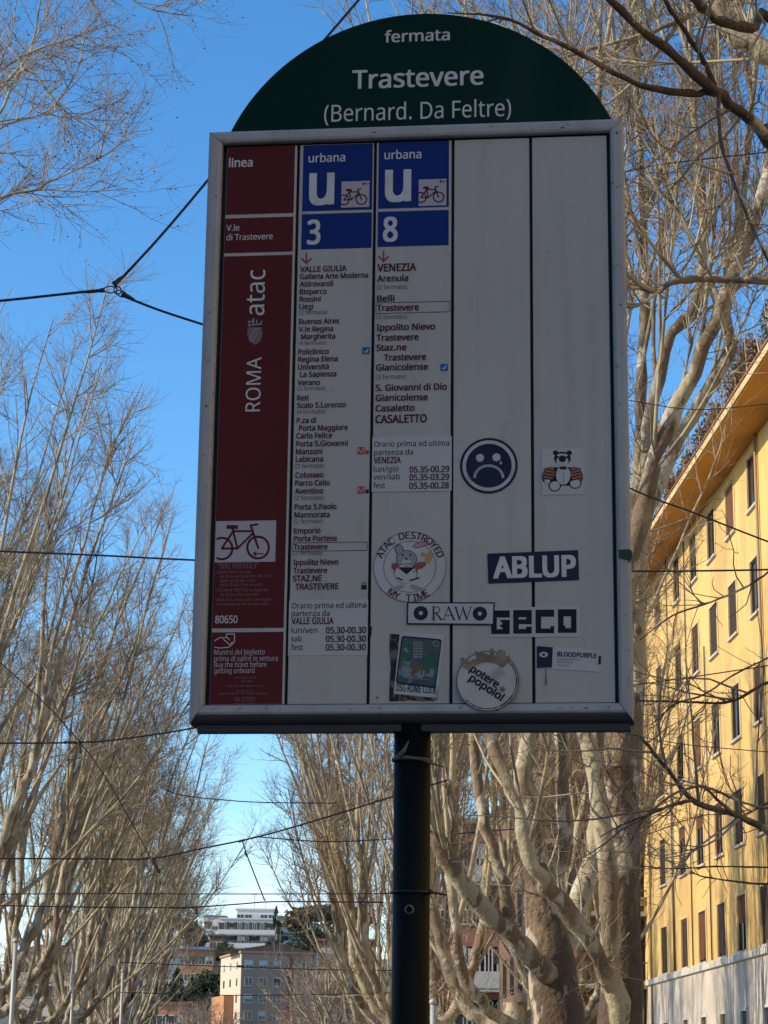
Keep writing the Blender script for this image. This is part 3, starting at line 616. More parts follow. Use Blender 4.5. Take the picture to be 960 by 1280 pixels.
def grow(Pp, Rp, m, t0, t1, ang, ln, n, upb, wob, r0, rend=.35, rng=RNG, jit=1.0, lenfall=.5):
    """children of a batch of polylines. Pp (N,n,3) Rp (N,n). Returns (N*m,n,3),(N*m,n)"""
    Nn, k, _ = Pp.shape
    t = np.sort(rng.uniform(t0, t1, (Nn, m)), axis=1)*(k-1); i = np.minimum(t.astype(int), k-2); fr = (t-i)[..., None]
    I0 = np.arange(Nn)[:, None]
    A = Pp[I0, i]; Bq = Pp[I0, i+1]; pos = (A*(1-fr)+Bq*fr).reshape(-1, 3); tan_ = nrm((Bq-A).reshape(-1, 3))
    rp = (Rp[I0, i]*(1-fr[...,0])+Rp[I0, i+1]*fr[...,0]).reshape(-1)
    rv = rng.normal(size=pos.shape); rv -= tan_*np.sum(rv*tan_, axis=1, keepdims=True); rv = nrm(rv)
    an = np.radians(rng.uniform(ang[0], ang[1], (len(pos),1)))
    d = nrm(tan_*np.cos(an)+rv*np.sin(an))
    tt = (t/(k-1)).reshape(-1)
    L = rng.uniform(ln[0], ln[1], len(pos))*(1-lenfall*tt)
    rb = np.minimum(rp*.8, r0*rng.uniform(.7,1.2,len(pos)))
    out = np.zeros((len(pos), n, 3)); out[:,0] = pos
    p = pos.copy()
    for j in range(1, n):
        d = nrm(d + np.array([0,0,upb]) + rng.normal(size=d.shape)*wob); p = p + d*(L/(n-1))[:, None]; out[:, j] = p
    R_ = rb[:, None]*(1-(1-rend)*np.linspace(0,1,n)[None])
    return out, R_
def tubes(batches, k):
    """(verts, quads) of tube meshes for lists of (P,R) batches with k sides"""
    Vs, Fs, off = [], [], 0
    for Pq, Rq in batches:
        Nn, n, _ = Pq.shape
        if Nn == 0: continue
        T = np.gradient(Pq, axis=1); T = nrm(T)
        ref = np.where(np.abs(T[:,0,2:3]) < .9, np.array([[0,0,1.]]), np.array([[1.,0,0]]))
        a = nrm(np.cross(T[:,0], ref)); V = np.zeros((Nn, n, k, 3)); th = np.arange(k)*2*pi/k
        for i in range(n):
            a = nrm(a - T[:,i]*np.sum(a*T[:,i], axis=1, keepdims=True)); b = np.cross(T[:,i], a)
            V[:, i] = Pq[:, i][:, None] + Rq[:, i][:, None, None]*(np.cos(th)[None,:,None]*a[:,None]+np.sin(th)[None,:,None]*b[:,None])
        Vs.append(V.reshape(-1,3)); base = (np.arange(Nn)*n*k)[:,None,None] + off
        ii = (np.arange(n-1)*k)[None,:,None]; jj = np.arange(k)[None,None,:]; j2 = (jj+1)%k
        Fs.append(np.stack([base+ii+jj, base+ii+j2, base+ii+k+j2, base+ii+k+jj], axis=-1).reshape(-1,4)); off += Nn*n*k
    return np.concatenate(Vs), np.concatenate(Fs)
def npmesh(name, V, Fq, m, smooth=True):
    me = bpy.data.meshes.new(name); nf, s = Fq.shape
    me.vertices.add(len(V)); me.vertices.foreach_set('co', V.astype(np.float32).ravel())
    me.loops.add(nf*s); me.loops.foreach_set('vertex_index', Fq.astype(np.int32).ravel())
    me.polygons.add(nf); me.polygons.foreach_set('loop_start', (np.arange(nf)*s).astype(np.int32)); me.polygons.foreach_set('loop_total', np.full(nf, s, np.int32))
    if smooth: me.polygons.foreach_set('use_smooth', np.ones(nf, bool))
    me.materials.append(m); me.update(calc_edges=True); return me
def resample(pts, rad, n):
    pts = np.array(pts, float); rad = np.array(rad, float); m = len(pts)
    # Catmull-Rom
    Q = np.vstack([2*pts[0]-pts[1], pts, 2*pts[-1]-pts[-2]]); tt = np.linspace(0, m-1-1e-6, n); out = []; rr = []
    for t in tt:
        i = int(t); f = t-i; p0, p1, p2, p3 = Q[i], Q[i+1], Q[i+2], Q[i+3]
        out.append(.5*((2*p1)+(-p0+p2)*f+(2*p0-5*p1+4*p2-p3)*f*f+(-p0+3*p1-3*p2+p3)*f**3)); rr.append(rad[i]*(1-f)+rad[i+1]*f)
    return np.array(out), np.array(rr)
def knobble(pts, rad, rng, amt=.18):
    n = len(rad); pts = pts.copy(); kn = rng.random(n) < .16; rad = rad*(1+kn*rng.uniform(.04,.16,n)); pts[1:-1] += rng.normal(size=(n-2,3))*rad[1:-1,None]*amt; rad = rad*(1+rng.normal(size=n)*amt*.6); return pts, rad
def limbmesh(pts, rad, k, rng, m):
    pts, rad = knobble(pts, rad, rng); V, Fq = tubes([(pts[None], rad[None])], k); return npmesh('limb', V, Fq, m)
def finish_tree(root, trunk, limbs, rng, shoots, nb, ntw, ntl, tm='bark', blen=(1.4,3.2), twlen=(.4,1.1), scale=1.0, balls=160, tw_r=.006, n_sh=12, bstart=.3, b2n=2):
    """trunk (pts,rad), limbs list of (pts,rad); shoots (P,R) batch"""
    o = origin = np.array(root.location)
    rt_ = resample(*trunk, 16); V, Fq = tubes([(knobble(*rt_, rng, .05)[0][None]-o, rt_[1][None])], 14); link('trunk', npmesh('trunk', V, Fq, M[tm]), root)
    LP = []
    for pts, rad in limbs:
        p, r = resample(pts, rad, 26); LP.append((p, r)); link('limb', limbmesh(p-o, r, 9, rng, M['bark']), root)
    SP, SR = shoots
    BP, BR = grow(SP, SR, nb, bstart, .98, (22,55), blen, 6, .10, .10, .019, rng=rng, lenfall=.55)
    B2, B2R = grow(BP, BR, b2n, .15, .8, (25,55), (blen[0]*.5, blen[1]*.5), 4, .08, .12, .011, rng=rng)
    LPa, LRa = np.array([q[0] for q in LP]), np.array([q[1] for q in LP])
    XP, XR = grow(LPa, LRa, 12, .12, .95, (35,80), (blen[0]*.5, blen[1]*.8), 6, .10, .16, .012, rng=rng); BP = np.concatenate([BP, XP]); BR = np.concatenate([BR, XR])
    V, Fq = tubes([(SP-o, SR)], 6); V2, F2 = tubes([(BP-o, BR), (B2-o, B2R)], 4)
    link('branches', npmesh('branches', np.vstack([V, V2]), np.vstack([Fq, F2+len(V)]), M['branch']), root, kind='stuff')
    TP, TR = grow(BP, BR, ntw, .1, 1., (25,60), twlen, 4, .07, .16, tw_r, .5, rng=rng)
    T2, T2R = grow(B2, B2R, max(2, ntw//2), .1, 1., (25,60), (twlen[0]*.8, twlen[1]*.8), 4, .07, .16, tw_r, .5, rng=rng)
    bt = [(TP-o, TR), (T2-o, T2R)]
    if ntl:
        for q, r in ((TP, TR), (T2, T2R)):
            L2, LR = grow(q, r, ntl, .15, 1., (30,70), (twlen[0]*.35, twlen[1]*.45), 3, .05, .2, tw_r*.7, .6, rng=rng); bt.append((L2-o, LR))
    V, Fq = tubes(bt, 3); link('twigs', npmesh('twigs', V, Fq, M['twig'], False), root, kind='stuff')
    if balls:
        idx = rng.choice(len(TP), min(balls, len(TP)), replace=False); c = TP[idx, -1]-np.array([0,0,.06])-o; r = .017
        oc = np.array([(1,0,0),(-1,0,0),(0,1,0),(0,-1,0),(0,0,1),(0,0,-1)])*r; of = np.array([(0,2,4),(2,1,4),(1,3,4),(3,0,4),(2,0,5),(1,2,5),(3,1,5),(0,3,5)])
        V = (c[:,None]+oc[None]).reshape(-1,3); Fq = (of[None]+(np.arange(len(c))*6)[:,None,None]).reshape(-1,3)
        link('seed_balls', npmesh('seed_balls', V, Fq, M['balls'], False), root, kind='stuff')
def px_poly(lst):                        # list of (px,py,D) -> world points
    return np.array([P(*q) for q in lst])
def shoots_from(limbs, rng, per, t0=.35, ang=(8,30), ln=(6,10), upb=.09, wob=.035, r0=.05, n=12):
    A = [resample(p, r, 12) for p, r in limbs]; Pp = np.array([a[0] for a in A]); Rp = np.array([a[1] for a in A])
    return grow(Pp, Rp, per, t0, 1., ang, ln, n, upb, wob, r0, .18, rng=rng, lenfall=.25)
def tips(limbs, rng, ln=(6,9), m=2, ang=(3,18), upb=.08, wob=.03, r0=.06, n=12):
    A = [resample(p, r, 12) for p, r in limbs]; return grow(np.array([a[0] for a in A]), np.array([a[1] for a in A]), m, .93, 1., ang, ln, n, upb, wob, r0, .15, rng=rng, lenfall=0)
def cat(*b): return np.concatenate([x[0] for x in b]), np.concatenate([x[1] for x in b])
def generic_tree(name, seed, label, loc, h=21, fork=3.6, nl=5, lean=(0,0), grp=None, spread=1.0, tr=.30):
    rng = np.random.default_rng(seed); root = thing(name, (0,0,0), label, 'tree', group=grp)
    lx, ly = lean; tp = np.array([lx*fork*.4, ly*fork*.4, fork])
    trunk = ([(0,0,-.1),(0,0,fork*.35),tuple(tp*.7),tuple(tp+np.array([0,0,.25]))], [tr*1.45,tr*1.05,tr*.95,tr*.9])
    limbs = []
    for i in range(nl):
        az = 2*pi*(i+rng.uniform(-.25,.25))/nl; L = rng.uniform(5.2,7.5)*h/21; e0 = radians(rng.uniform(22,48)); e1 = radians(rng.uniform(76,86)); p = tp + np.array([cos(az),sin(az),0])*tr*.3 - np.array([0,0,rng.uniform(0,.5)])
        pts = [p]; n = 7
        for j in range(n-1):
            e = e0+(e1-e0)*min(1, (j/(n-1))*1.9)+rng.normal()*.1; a = az+rng.normal()*.22
            p = p + np.array([cos(a)*cos(e)*spread+lx*.25, sin(a)*cos(e)*spread+ly*.25, sin(e)])*L/(n-1); pts.append(p)
        r = rng.uniform(.12,.18); rr = np.linspace(r, r*.55, n); rr[-2] *= 1.3; rr[-1] *= 1.25; limbs.append((pts, rr))
    sh = cat(tips(limbs, rng, (h*.38,h*.52), 2, r0=.085, wob=.05), shoots_from(limbs, rng, 4, .2, (6,26), (h*.3,h*.52), .09, .05, .066))
    # lean of the shoots towards the street's light
    t = np.linspace(0,1,sh[0].shape[1])[None,:,None]; sh = (sh[0]+np.array([lx,ly,0])*t*t*2.5, sh[1])
    finish_tree(root, trunk, limbs, rng, sh, 13, 6, 1, blen=(1.2*h/21,3.0*h/21), bstart=.36, b2n=3)
    root.location = [float(q) for q in loc]; return root
# --- generic plane trees: four kinds, copied down both rows
LG, RG = 'bare plane trees in the left row', 'bare plane trees in the right row'
def lt(L, s): return ST(L, s, .0)
gA = generic_tree('plane_tree', 21, 'tall bare plane tree at the left edge with its crown high over the street', lt(-9.4,50), 22.3, 3.8, 6, (.33,0), LG, .75)
gB = generic_tree('plane_tree', 22, 'bare plane tree in the left row with a tall narrow rust tipped crown', lt(-9.1,61), 21.8, 3.4, 6, (.33,0), LG, .75)
gC = generic_tree('plane_tree', 23, 'bare plane tree in the right row seen just right of the pole', lt(3.1,58), 20, 3.2, 5, (-.05,0), RG, .75)
gD = generic_tree('plane_tree', 24, 'bare plane tree in the right row filling the gap left of the pole', lt(3.2,72), 21, 3.6, 5, (-.08,0), RG, .8)
def place(src, loc, rz, s, label, grp):
    c = copy_tree(src); c.location = [float(q) for q in loc]; c.rotation_euler = (0,0,rz); c.scale = (s,s,s); tag(c, label, 'tree', grp); return c
for src, L, s, rz, sc_, lb in ((gB,-9.0,71,.35,.98,'bare plane tree in the left row, third back from the left edge'),
        (gA,-8.9,82,-.3,.92,'bare plane tree in the left row leaning right towards the tram wires'),
        (gB,-9.1,94,-.4,.95,'bare plane tree in the left row before the white balconied block'),
        (gA,-9.0,107,.4,.9,'bare plane tree in the left row in front of the pink block'),
        (gB,-9.6,119,.2,.9,'bare plane tree in the left row before the dark conifer'),
        (gA,-11.5,132,-.2,.85,'farthest bare plane tree of the left row, set back behind the others')):
    place(src, lt(L, s), rz, sc_, lb, LG)
for src, L, s, rz, sc_, lb in ((gC,3.4,88,1.1,1.0,'bare plane tree in the right row reaching left over the brick block'),
        (gD,4.0,106,2.0,1.0,'farthest bare plane tree in the right row before the hill'),
        (gC,4.6,47,2.6,.95,'bare plane tree behind the forked trunk at the right of the pole'),
        (gD,9.0,70,-1.2,1.0,'bare plane tree close in front of the dark apartment block')):
    place(src, lt(L, s), rz, sc_, lb, RG)
# --- the two near trunks behind the sign's right half, limbs as in the photograph
def zfor(px, D, z):                      # point on the column above px at height z
    q = P(px, 1300, D); q[2] = z; return q
rng = np.random.default_rng(5)
D1 = 27.
q0 = zfor(778, D1, .1); root = thing('plane_tree', q0, 'big bare plane tree beside the yellow building, dark trunk and pale limbs', 'tree', group=RG)
def sz(px_, D): return px_/F*D*1.03
trunk = (np.vstack([[q0-np.array([0,0,.2]), zfor(778,D1,1.2)], px_poly([(777,1285,D1),(777,1180,D1),(776,1060,D1),(772,960,D1)])]), [sz(44,D1),sz(34,D1),sz(28,D1),sz(24,D1),sz(23,D1),sz(21,D1)])
def L_(pts, rr): return (px_poly(pts), [sz(r, pts[0][2]) for r in rr])
limbs = [L_([(776,1010,D1+.1),(776,975,D1),(782,880,D1),(785,780,D1-.3),(790,700,D1-.6),(829,541,D1-1),(855,492,D1-1.1),(885,417,D1-1.2),(915,340,D1-1.2),(955,240,D1-1.2),(975,120,D1-1.3)],[12,14,12,10.5,10.5,10,9.5,9,8,7,5]),
  L_([(778,990,D1),(795,850,D1+.2),(799,699,D1+.4),(829,590,D1+.5),(866,519,D1+.6),(911,436,D1+.7),(906,395,D1+.7),(918,330,D1+.8),(935,200,D1+.9),(945,60,D1+.9)],[15,11,10,9,8.5,8,8.5,7,5,3.5]),
  L_([(770,960,D1),(772,850,D1+.4),(785,700,D1+.8),(803,590,D1+1),(817,504,D1+1),(840,417,D1+1.1),(868,385,D1+1.2),(880,300,D1+1.2),(872,180,D1+1.3),(860,50,D1+1.3)],[15,11,10,9,8.5,8,7.5,6,5,3.5]),
  L_([(782,1340,D1+.2),(774,1275,D1-.2),(763,1215,D1-.4),(763,1150,D1-.6),(757,1050,D1-.6),(743,970,D1-.6),(722,905,D1-.5),(712,800,D1-.4),(716,600,D1-.2),(722,400,D1),(740,200,D1),(755,60,D1)],[12,12,11,11,11,11,11,10,9,8,6,4]),
  L_([(776,1250,D1+.1),(762,1228,D1-.4),(735,1172,D1-1),(692,1118,D1-1.3),(668,1085,D1-1.5),(656,1062,D1-1.6),(650,1020,D1-1.6),(637,980,D1-1.6),(607,910,D1-1.4),(585,800,D1-1.2),(560,600,D1-1)],[11,11,10,10,9,8.5,7.5,7,6.5,6,4]),
  L_([(795,850,D1+.2),(797,640,D1+1.5),(800,500,D1+1.8),(806,360,D1+2),(800,200,D1+2),(790,40,D1+2)],[9,8,7,6,5,3.5])]
sh = cat(shoots_from([limbs[i] for i in (0,1,2,3,5)], rng, 10, .45, (10,38), (3.0,6.5), .09, .045, .034), tips([limbs[i] for i in (0,1,2,3,4,5)], rng, (5,7), 3, (4,24)), shoots_from([limbs[4],limbs[3]], rng, 4, .35, (15,40), (2.5,5), .09, .04, .03))
finish_tree(root, trunk, limbs, rng, sh, 12, 6, 1, tm='bark_brown_shade', blen=(.8,2.0), twlen=(.3,.75), tw_r=.0052)
rng = np.random.default_rng(6)
D2 = 33.
q0 = zfor(705, D2, .1); root = thing('plane_tree', q0, 'bare plane tree whose thick low limb reaches left behind the pole', 'tree', group=RG)
trunk = (np.vstack([[q0-np.array([0,0,.2]), zfor(705,D2,1.)], px_poly([(700,1290,D2),(692,1230,D2),(686,1180,D2),(678,1130,D2),(668,1080,D2)])]), [sz(48,D2),sz(38,D2),sz(33,D2),sz(30,D2),sz(27,D2),sz(22,D2),sz(14,D2)])
limbs = [L_([(704,1245,D2+.2),(684,1218,D2-.3),(662,1195,D2-.7),(640,1168,D2-1),(600,1132,D2-1.3),(566,1085,D2-1.6),(549,1050,D2-1.8),(540,1010,D2-1.9),(525,940,D2-1.9),(520,800,D2-1.8)],[13,14,12,11,10.5,10,9.5,9,7,5]),
  L_([(684,1150,D2),(690,1100,D2+.2),(704,1055,D2+.3),(705,980,D2+.3),(701,905,D2+.3),(696,760,D2+.3),(690,600,D2+.2),(680,380,D2+.1),(672,150,D2)],[13,10.5,9.5,9,8.5,8,7,5.5,4]),
  L_([(674,1110,D2),(664,1040,D2),(655,980,D2),(663,925,D2),(668,880,D2),(665,700,D2),(640,500,D2),(620,300,D2),(600,130,D2)],[15,12,11,10.5,10,8.5,7,5,3.5]),
  L_([(698,1200,D2+.2),(725,1130,D2+.8),(742,1060,D2+1.1),(750,980,D2+1.3),(742,900,D2+1.4),(745,700,D2+1.5),(770,450,D2+1.5),(778,250,D2+1.6),(766,60,D2+1.6)],[14,12,11,10,9,8,7,5.5,4]),
  L_([(660,1198,D2-.7),(615,1215,D2-1.1),(585,1250,D2-1.2),(575,1290,D2-1.2)],[8,7,7,7]),
  L_([(640,1168,D2-1),(634,1125,D2-1.1),(618,1070,D2-1.1),(600,1000,D2-1.1),(588,900,D2-1),(570,700,D2-.8),(545,450,D2-.8),(500,250,D2-.8)],[9,8,7,6.5,6,5,4,3])]
limbs = [limbs[i] for i in (0,1,2,3,5)]
sh = cat(shoots_from(limbs, rng, 8, .4, (8,36), (3.5,7.5), .09, .045, .036), tips(limbs, rng, (5,8), 3, (4,26)))
finish_tree(root, trunk, limbs, rng, sh, 10, 6, 1, tm='bark_brown_shade', blen=(.8,2.2), twlen=(.3,.8), tw_r=.0055)
# --- near tree at the right, out of frame: boughs with shade put into darker bark, crossing the upper right and lower right corners
rng = np.random.default_rng(8)
q0 = np.array([3.9, 10.2, .1]); root = thing('plane_tree', q0, 'nearest bare plane tree at the right whose dark boughs cross the upper right corner', 'tree')
trunk = (np.array([q0-[0,0,.2], q0+[0,0,1.], q0+[-.05,0,2.2], q0+[0,.1,3.4], q0+[.1,.1,4.6]]), [.36,.28,.25,.22,.17])
top = trunk[0][-2]; mid = trunk[0][-3]; tp2 = trunk[0][-1]
def Lw(start, pts, rr, r0): return (np.vstack([[start], px_poly(pts)]), [r0]+[sz(r, pts[0][2]) for r in rr])
limbs = [Lw(top, [(1000,215,9.4),(960,176,9.2),(920,135,9),(886,108,8.8),(850,75,8.7),(806,40,8.5),(762,0,8.3),(700,-70,8.2)], [9.5,8.5,7,6.5,6,5.5,4.5,3], .09),
  Lw(tp2, [(1010,60,10.4),(940,38,10.2),(895,22,10),(850,-20,9.9),(800,-80,9.9)], [7,6,6,5,4], .08),
  Lw(mid, [(1030,1072,8.6),(960,1037,8.4),(915,1018,8.3),(866,1000,8.2),(835,962,8.2),(808,930,8.1),(801,921,8.1)], [5.5,4,3.5,3,2.4,2,1.5], .07)]
limbs2 = [L_([(893,115,8.85),(857,117,8.8),(811,109,8.7),(772,94,8.6),(723,66,8.4),(680,46,8.3),(630,22,8.2),(560,16,8.1)],[6,5.2,4.3,3.6,3.2,2.6,1.8,1]),
  L_([(893,112,8.85),(880,76,8.8),(856,40,8.7),(832,0,8.6),(810,-50,8.6)],[4.5,3.6,3.2,3,2]),
  L_([(898,118,8.8),(899,160,8.6),(906,195,8.5),(922,240,8.4),(938,280,8.4),(962,330,8.3),(990,400,8.3)],[3.2,2.4,2.4,2,2,1.8,1.3]),
  L_([(866,1000,8.2),(838,1007,8.1),(812,1018,8.0),(780,1030,8),(750,1046,7.9)],[2.4,2,1.7,1.3,.8]),
  L_([(917,1019,8.3),(900,1003,8.2),(878,984,8.1),(850,989,8.1),(825,1004,8),(800,1030,8),(785,1060,8)],[2.,1.8,1.6,1.4,1.2,1,.7]),
  L_([(990,990,8.6),(960,1010,8.5),(920,1000,8.4),(900,990,8.3),(878,984,8.2)],[1.8,1.6,1.5,1.4,1.2]),
  L_([(995,985,8.7),(940,1014,8.6),(905,1035,8.5),(862,1067,8.4),(850,1078,8.4)],[2,1.6,1.4,1,.8]),
  L_([(1000,845,9),(960,853,8.9),(925,872,8.8),(900,879,8.8),(850,877,8.7),(795,876,8.7)],[2.4,2,1.8,1.5,1.2,.9]),
  L_([(1000,1082,9),(960,1084,8.9),(900,1083,8.8),(840,1086,8.8),(795,1082,8.8)],[1.2,1.1,.9,.8,.6]),
  L_([(1000,1100,9),(960,1105,8.9),(920,1102,8.8),(880,1096,8.8),(865,1090,8.8)],[1.6,1.4,1.2,.9,.6]),
  L_([(990,690,8.9),(960,715,8.8),(930,735,8.7),(890,752,8.6),(840,770,8.6),(800,800,8.6)],[1.6,1.5,1.3,1.1,.9,.6]),
  L_([(1010,800,8.9),(960,822,8.8),(915,845,8.7),(880,868,8.6),(845,880,8.6),(815,905,8.6)],[1.4,1.2,1.1,1.1,.9,.6])]
A = [resample(p, r, 8) for p, r in limbs2]; tw = (np.array([a[0] for a in A]), np.array([a[1] for a in A]))
LBall = [resample(p, r, 10) for p, r in limbs+limbs2]; LP_, LR_ = np.array([a[0] for a in LBall]), np.array([a[1] for a in LBall])
o = np.array(root.location)
rt_ = resample(*trunk, 14); V, Fq = tubes([(rt_[0][None]-o, rt_[1][None])], 16); link('trunk', npmesh('trunk', V, Fq, M['bark']), root)
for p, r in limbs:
    p, r = resample(p, r, 26); link('limb', limbmesh(p-o, r, 10, rng, M['bark_brown_shade']), root)
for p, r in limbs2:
    p, r = resample(p, r, 26); link('bough', limbmesh(p-o, r, 8, rng, M['bark_brown_shade']), root)
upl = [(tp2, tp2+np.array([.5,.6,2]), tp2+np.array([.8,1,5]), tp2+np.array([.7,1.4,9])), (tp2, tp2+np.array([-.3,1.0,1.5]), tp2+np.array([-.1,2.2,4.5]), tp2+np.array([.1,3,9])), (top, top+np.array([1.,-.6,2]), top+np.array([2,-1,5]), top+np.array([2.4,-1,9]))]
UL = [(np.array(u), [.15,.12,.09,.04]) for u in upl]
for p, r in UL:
    p, r = resample(p, r, 18); link('limb', limbmesh(p-o, r, 10, rng, M['bark_brown_shade']), root)
BP, BR = grow(LP_, LR_, 4, .3, 1., (25,65), (.35,1.2), 7, .04, .14, .007, rng=rng); B3, B3R = cat(shoots_from(UL, rng, 7, .3, (10,40), (2,4), .08, .06, .03)), None
SP, SR = B3
B4, B4R = grow(SP, SR, 8, .2, 1., (30,60), (.6,1.6), 6, .06, .12, .012, rng=rng)
V, Fq = tubes([(BP-o, BR)], 5); V2, F2 = tubes([(SP-o, SR)], 6); V3, F3 = tubes([(B4-o, B4R)], 4)
link('branches', npmesh('branches', np.vstack([V,V2,V3]), np.vstack([Fq, F2+len(V), F3+len(V)+len(V2)]), M['branch']), root, kind='stuff')
T1, T1R = grow(BP, BR, 4, .2, 1., (25,65), (.12,.45), 5, .04, .2, .0032, .5, rng=rng); T2, T2R = grow(B4, B4R, 6, .2, 1., (25,60), (.2,.6), 4, .05, .16, .0045, .5, rng=rng); T3, T3R = grow(LP_, LR_, 6, .2, 1., (35,80), (.08,.35), 5, .03, .2, .0028, .5, rng=rng)
V, Fq = tubes([(T1-o, T1R), (T2-o, T2R), (T3-o, T3R)], 3); link('twigs', npmesh('twigs', V, Fq, M['twig'], False), root, kind='stuff')
# --- second tree at the right, a step farther: its pale sunlit limbs enter at the right edge
rng = np.random.default_rng(18)
DC = 19.
q0 = np.array([6.2, 20.5, .1]); root = thing('plane_tree', q0, 'bare plane tree past the right edge with pale sunlit limbs entering the frame', 'tree', group=RG)
trunk = (np.array([q0-[0,0,.2], q0+[0,0,1.5], q0+[-.1,0,3], q0+[-.2,-.1,4.6]]), [.42,.31,.27,.24]); tp = trunk[0][-1]
limbs = [Lw(tp, [(1080,160,DC+.3),(1010,95,DC+.1),(960,66,DC),(925,42,DC),(897,4,DC),(880,-60,DC),(872,-150,DC)], [16,15,14,13.5,12,10,8], .17),
  Lw(tp, [(1100,390,DC),(1020,356,DC),(950,350,DC),(900,350,DC),(868,349,DC-.1),(840,353,DC-.2),(822,363,DC-.2),(805,361,DC-.2),(787,356,DC-.2),(760,352,DC-.2)], [7,6,5,4.6,4.2,4,4.2,3.6,3,2], .1),
  Lw(tp, [(1120,60,DC+.6),(1060,-100,DC+.8),(1040,-300,DC+.8)], [12,10,6], .14),
  Lw(tp, [(1060,80,DC+.6),(1000,-20,DC+1),(950,-40,DC+1.2),(860,20,DC+1.3),(800,45,DC+1.3),(740,60,DC+1.3),(690,78,DC+1.3)], [7,6,5,4,3.4,2.8,2], .12)]
sh = shoots_from(limbs, rng, 7, .35, (20,60), (1.5,4.5), .10, .05, .022)
finish_tree(root, trunk, limbs, rng, sh, 9, 5, 1, blen=(.6,1.6), twlen=(.2,.6), tw_r=.0045, bstart=.15)
# --- near tree at the left, out of frame: thin twiggy ends in the upper left
rng = np.random.default_rng(9)
DL = 26.
q0 = ST(-8.8, 27, .1); root = thing('plane_tree', q0, 'nearest bare left row plane tree, only its twig ends showing at the upper left', 'tree', group=LG)
trunk = (np.array([q0-[0,0,.2], q0+[0,0,1.5], q0+[.1,0,3], q0+[.15,0,4.2]]), [.42,.32,.29,.27])
tp = trunk[0][-1]
def Lc(pts, rr, r0): return (np.vstack([[tp], [tp*.55+P(*pts[0])*.45+np.array([-.5,0,-.6])], px_poly(pts)]), [r0, r0*.7]+[sz(r, DL) for r in rr])
limbs = [Lc([(-160,330,DL),(-90,190,DL),(-30,112,DL),(5,85,DL),(45,62,DL),(90,48,DL),(135,30,DL)], [7,5,2.6,2,1.6,1.1,.6], .13),
  Lc([(-160,360,DL+1),(-70,200,DL+1),(0,112,DL+1),(30,78,DL+1),(42,50,DL+1),(50,5,DL+1),(60,-60,DL+1)], [6,4,2.2,1.9,1.4,1.1,.7], .12),
  Lc([(-150,300,DL-1),(-60,170,DL-1),(-5,150,DL-1),(20,95,DL-1),(40,90,DL-1),(72,130,DL-1),(105,155,DL-1),(140,168,DL-1)], [6,4,2.4,1.6,1.6,1.4,1.0,.6], .12),
  Lc([(-150,380,DL),(-60,290,DL),(0,247,DL),(45,238,DL),(60,228,DL),(100,210,DL),(145,185,DL),(155,165,DL)], [5,3,1.7,1.5,1.2,1.1,.9,.5], .11),
  Lc([(-150,420,DL+.5),(-70,310,DL+.5),(0,250,DL+.5),(50,237,DL+.5),(100,240,DL+.5),(160,236,DL+.5)], [4,2.6,1.2,1.1,.9,.5], .10),
  Lc([(-150,340,DL-.5),(-60,210,DL-.5),(0,160,DL-.5),(45,145,DL-.5),(70,130,DL-.5),(100,80,DL-.5),(105,40,DL-.5)], [4,2.6,1.5,1.4,1.1,.9,.5], .10),
  Lc([(-120,60,DL+.5),(0,-60,DL+.5),(100,-50,DL+.5),(165,0,DL+.5),(200,14,DL+.5),(240,20,DL+.5)], [4,3,2,1.2,.9,.5], .10)]
LB = [resample(p, r, 24) for p, r in limbs]
for p, r in LB: link('limb', limbmesh(p-o*0-q0, r, 7, rng, M['branch']), root)
rt_ = resample(*trunk, 12); V, Fq = tubes([(rt_[0][None]-q0, rt_[1][None])], 14); link('trunk', npmesh('trunk', V, Fq, M['bark']), root)
LP_, LR_ = np.array([a[0] for a in LB]), np.array([a[1] for a in LB])
BP, BR = grow(LP_, LR_, 20, .35, 1., (20,65), (.8,2.2), 7, .05, .12, .009, rng=rng, lenfall=.4)
B2, B2R = grow(BP, BR, 4, .15, .95, (25,60), (.4,1.1), 5, .06, .15, .006, rng=rng)
up_sh = tips([(np.array([tp, tp+[.3*k,.5-k*.4,4], tp+[.6*k,1-k*.5,9]]), [.16,.11,.07]) for k in (-1,0,1)], rng, (5,7), 4, (5,25)); 
for k in (-1,0,1):
    p, r = resample(np.array([tp, tp+[.3*k,.5-k*.4,4], tp+[.6*k,1-k*.5,9]]), [.16,.11,.07], 16); link('limb', limbmesh(p-q0, r, 9, rng, M['bark']), root)
B5, B5R = grow(up_sh[0], up_sh[1], 10, .1, 1., (25,60), (1,2.6), 6, .08, .1, .014, rng=rng)
V, Fq = tubes([(BP-q0, BR)], 4); V2, F2 = tubes([(up_sh[0]-q0, up_sh[1])], 6); V3, F3 = tubes([(B2-q0, B2R)], 3); V4, F4 = tubes([(B5-q0, B5R)], 4)
link('branches', npmesh('branches', np.vstack([V,V2,V3,V4]), np.vstack([Fq,F2+len(V),F3+len(V)+len(V2),F4+len(V)+len(V2)+len(V3)]), M['branch']), root, kind='stuff')
T1, T1R = grow(BP, BR, 5, .1, 1., (25,65), (.15,.6), 5, .05, .18, .0042, .5, rng=rng); T2, T2R = grow(B2, B2R, 4, .1, 1., (25,65), (.12,.5), 4, .05, .2, .0036, .5, rng=rng); T3, T3R = grow(B5, B5R, 6, .1, 1., (25,60), (.3,.9), 4, .06, .15, .006, .5, rng=rng)
V, Fq = tubes([(T1-q0, T1R), (T2-q0, T2R), (T3-q0, T3R)], 3); link('twigs', npmesh('twigs', V, Fq, M['twig'], False), root, kind='stuff')
c = np.concatenate([T1[::6,-1], T2[::11,-1]])-q0-np.array([0,0,.04]); r = .014
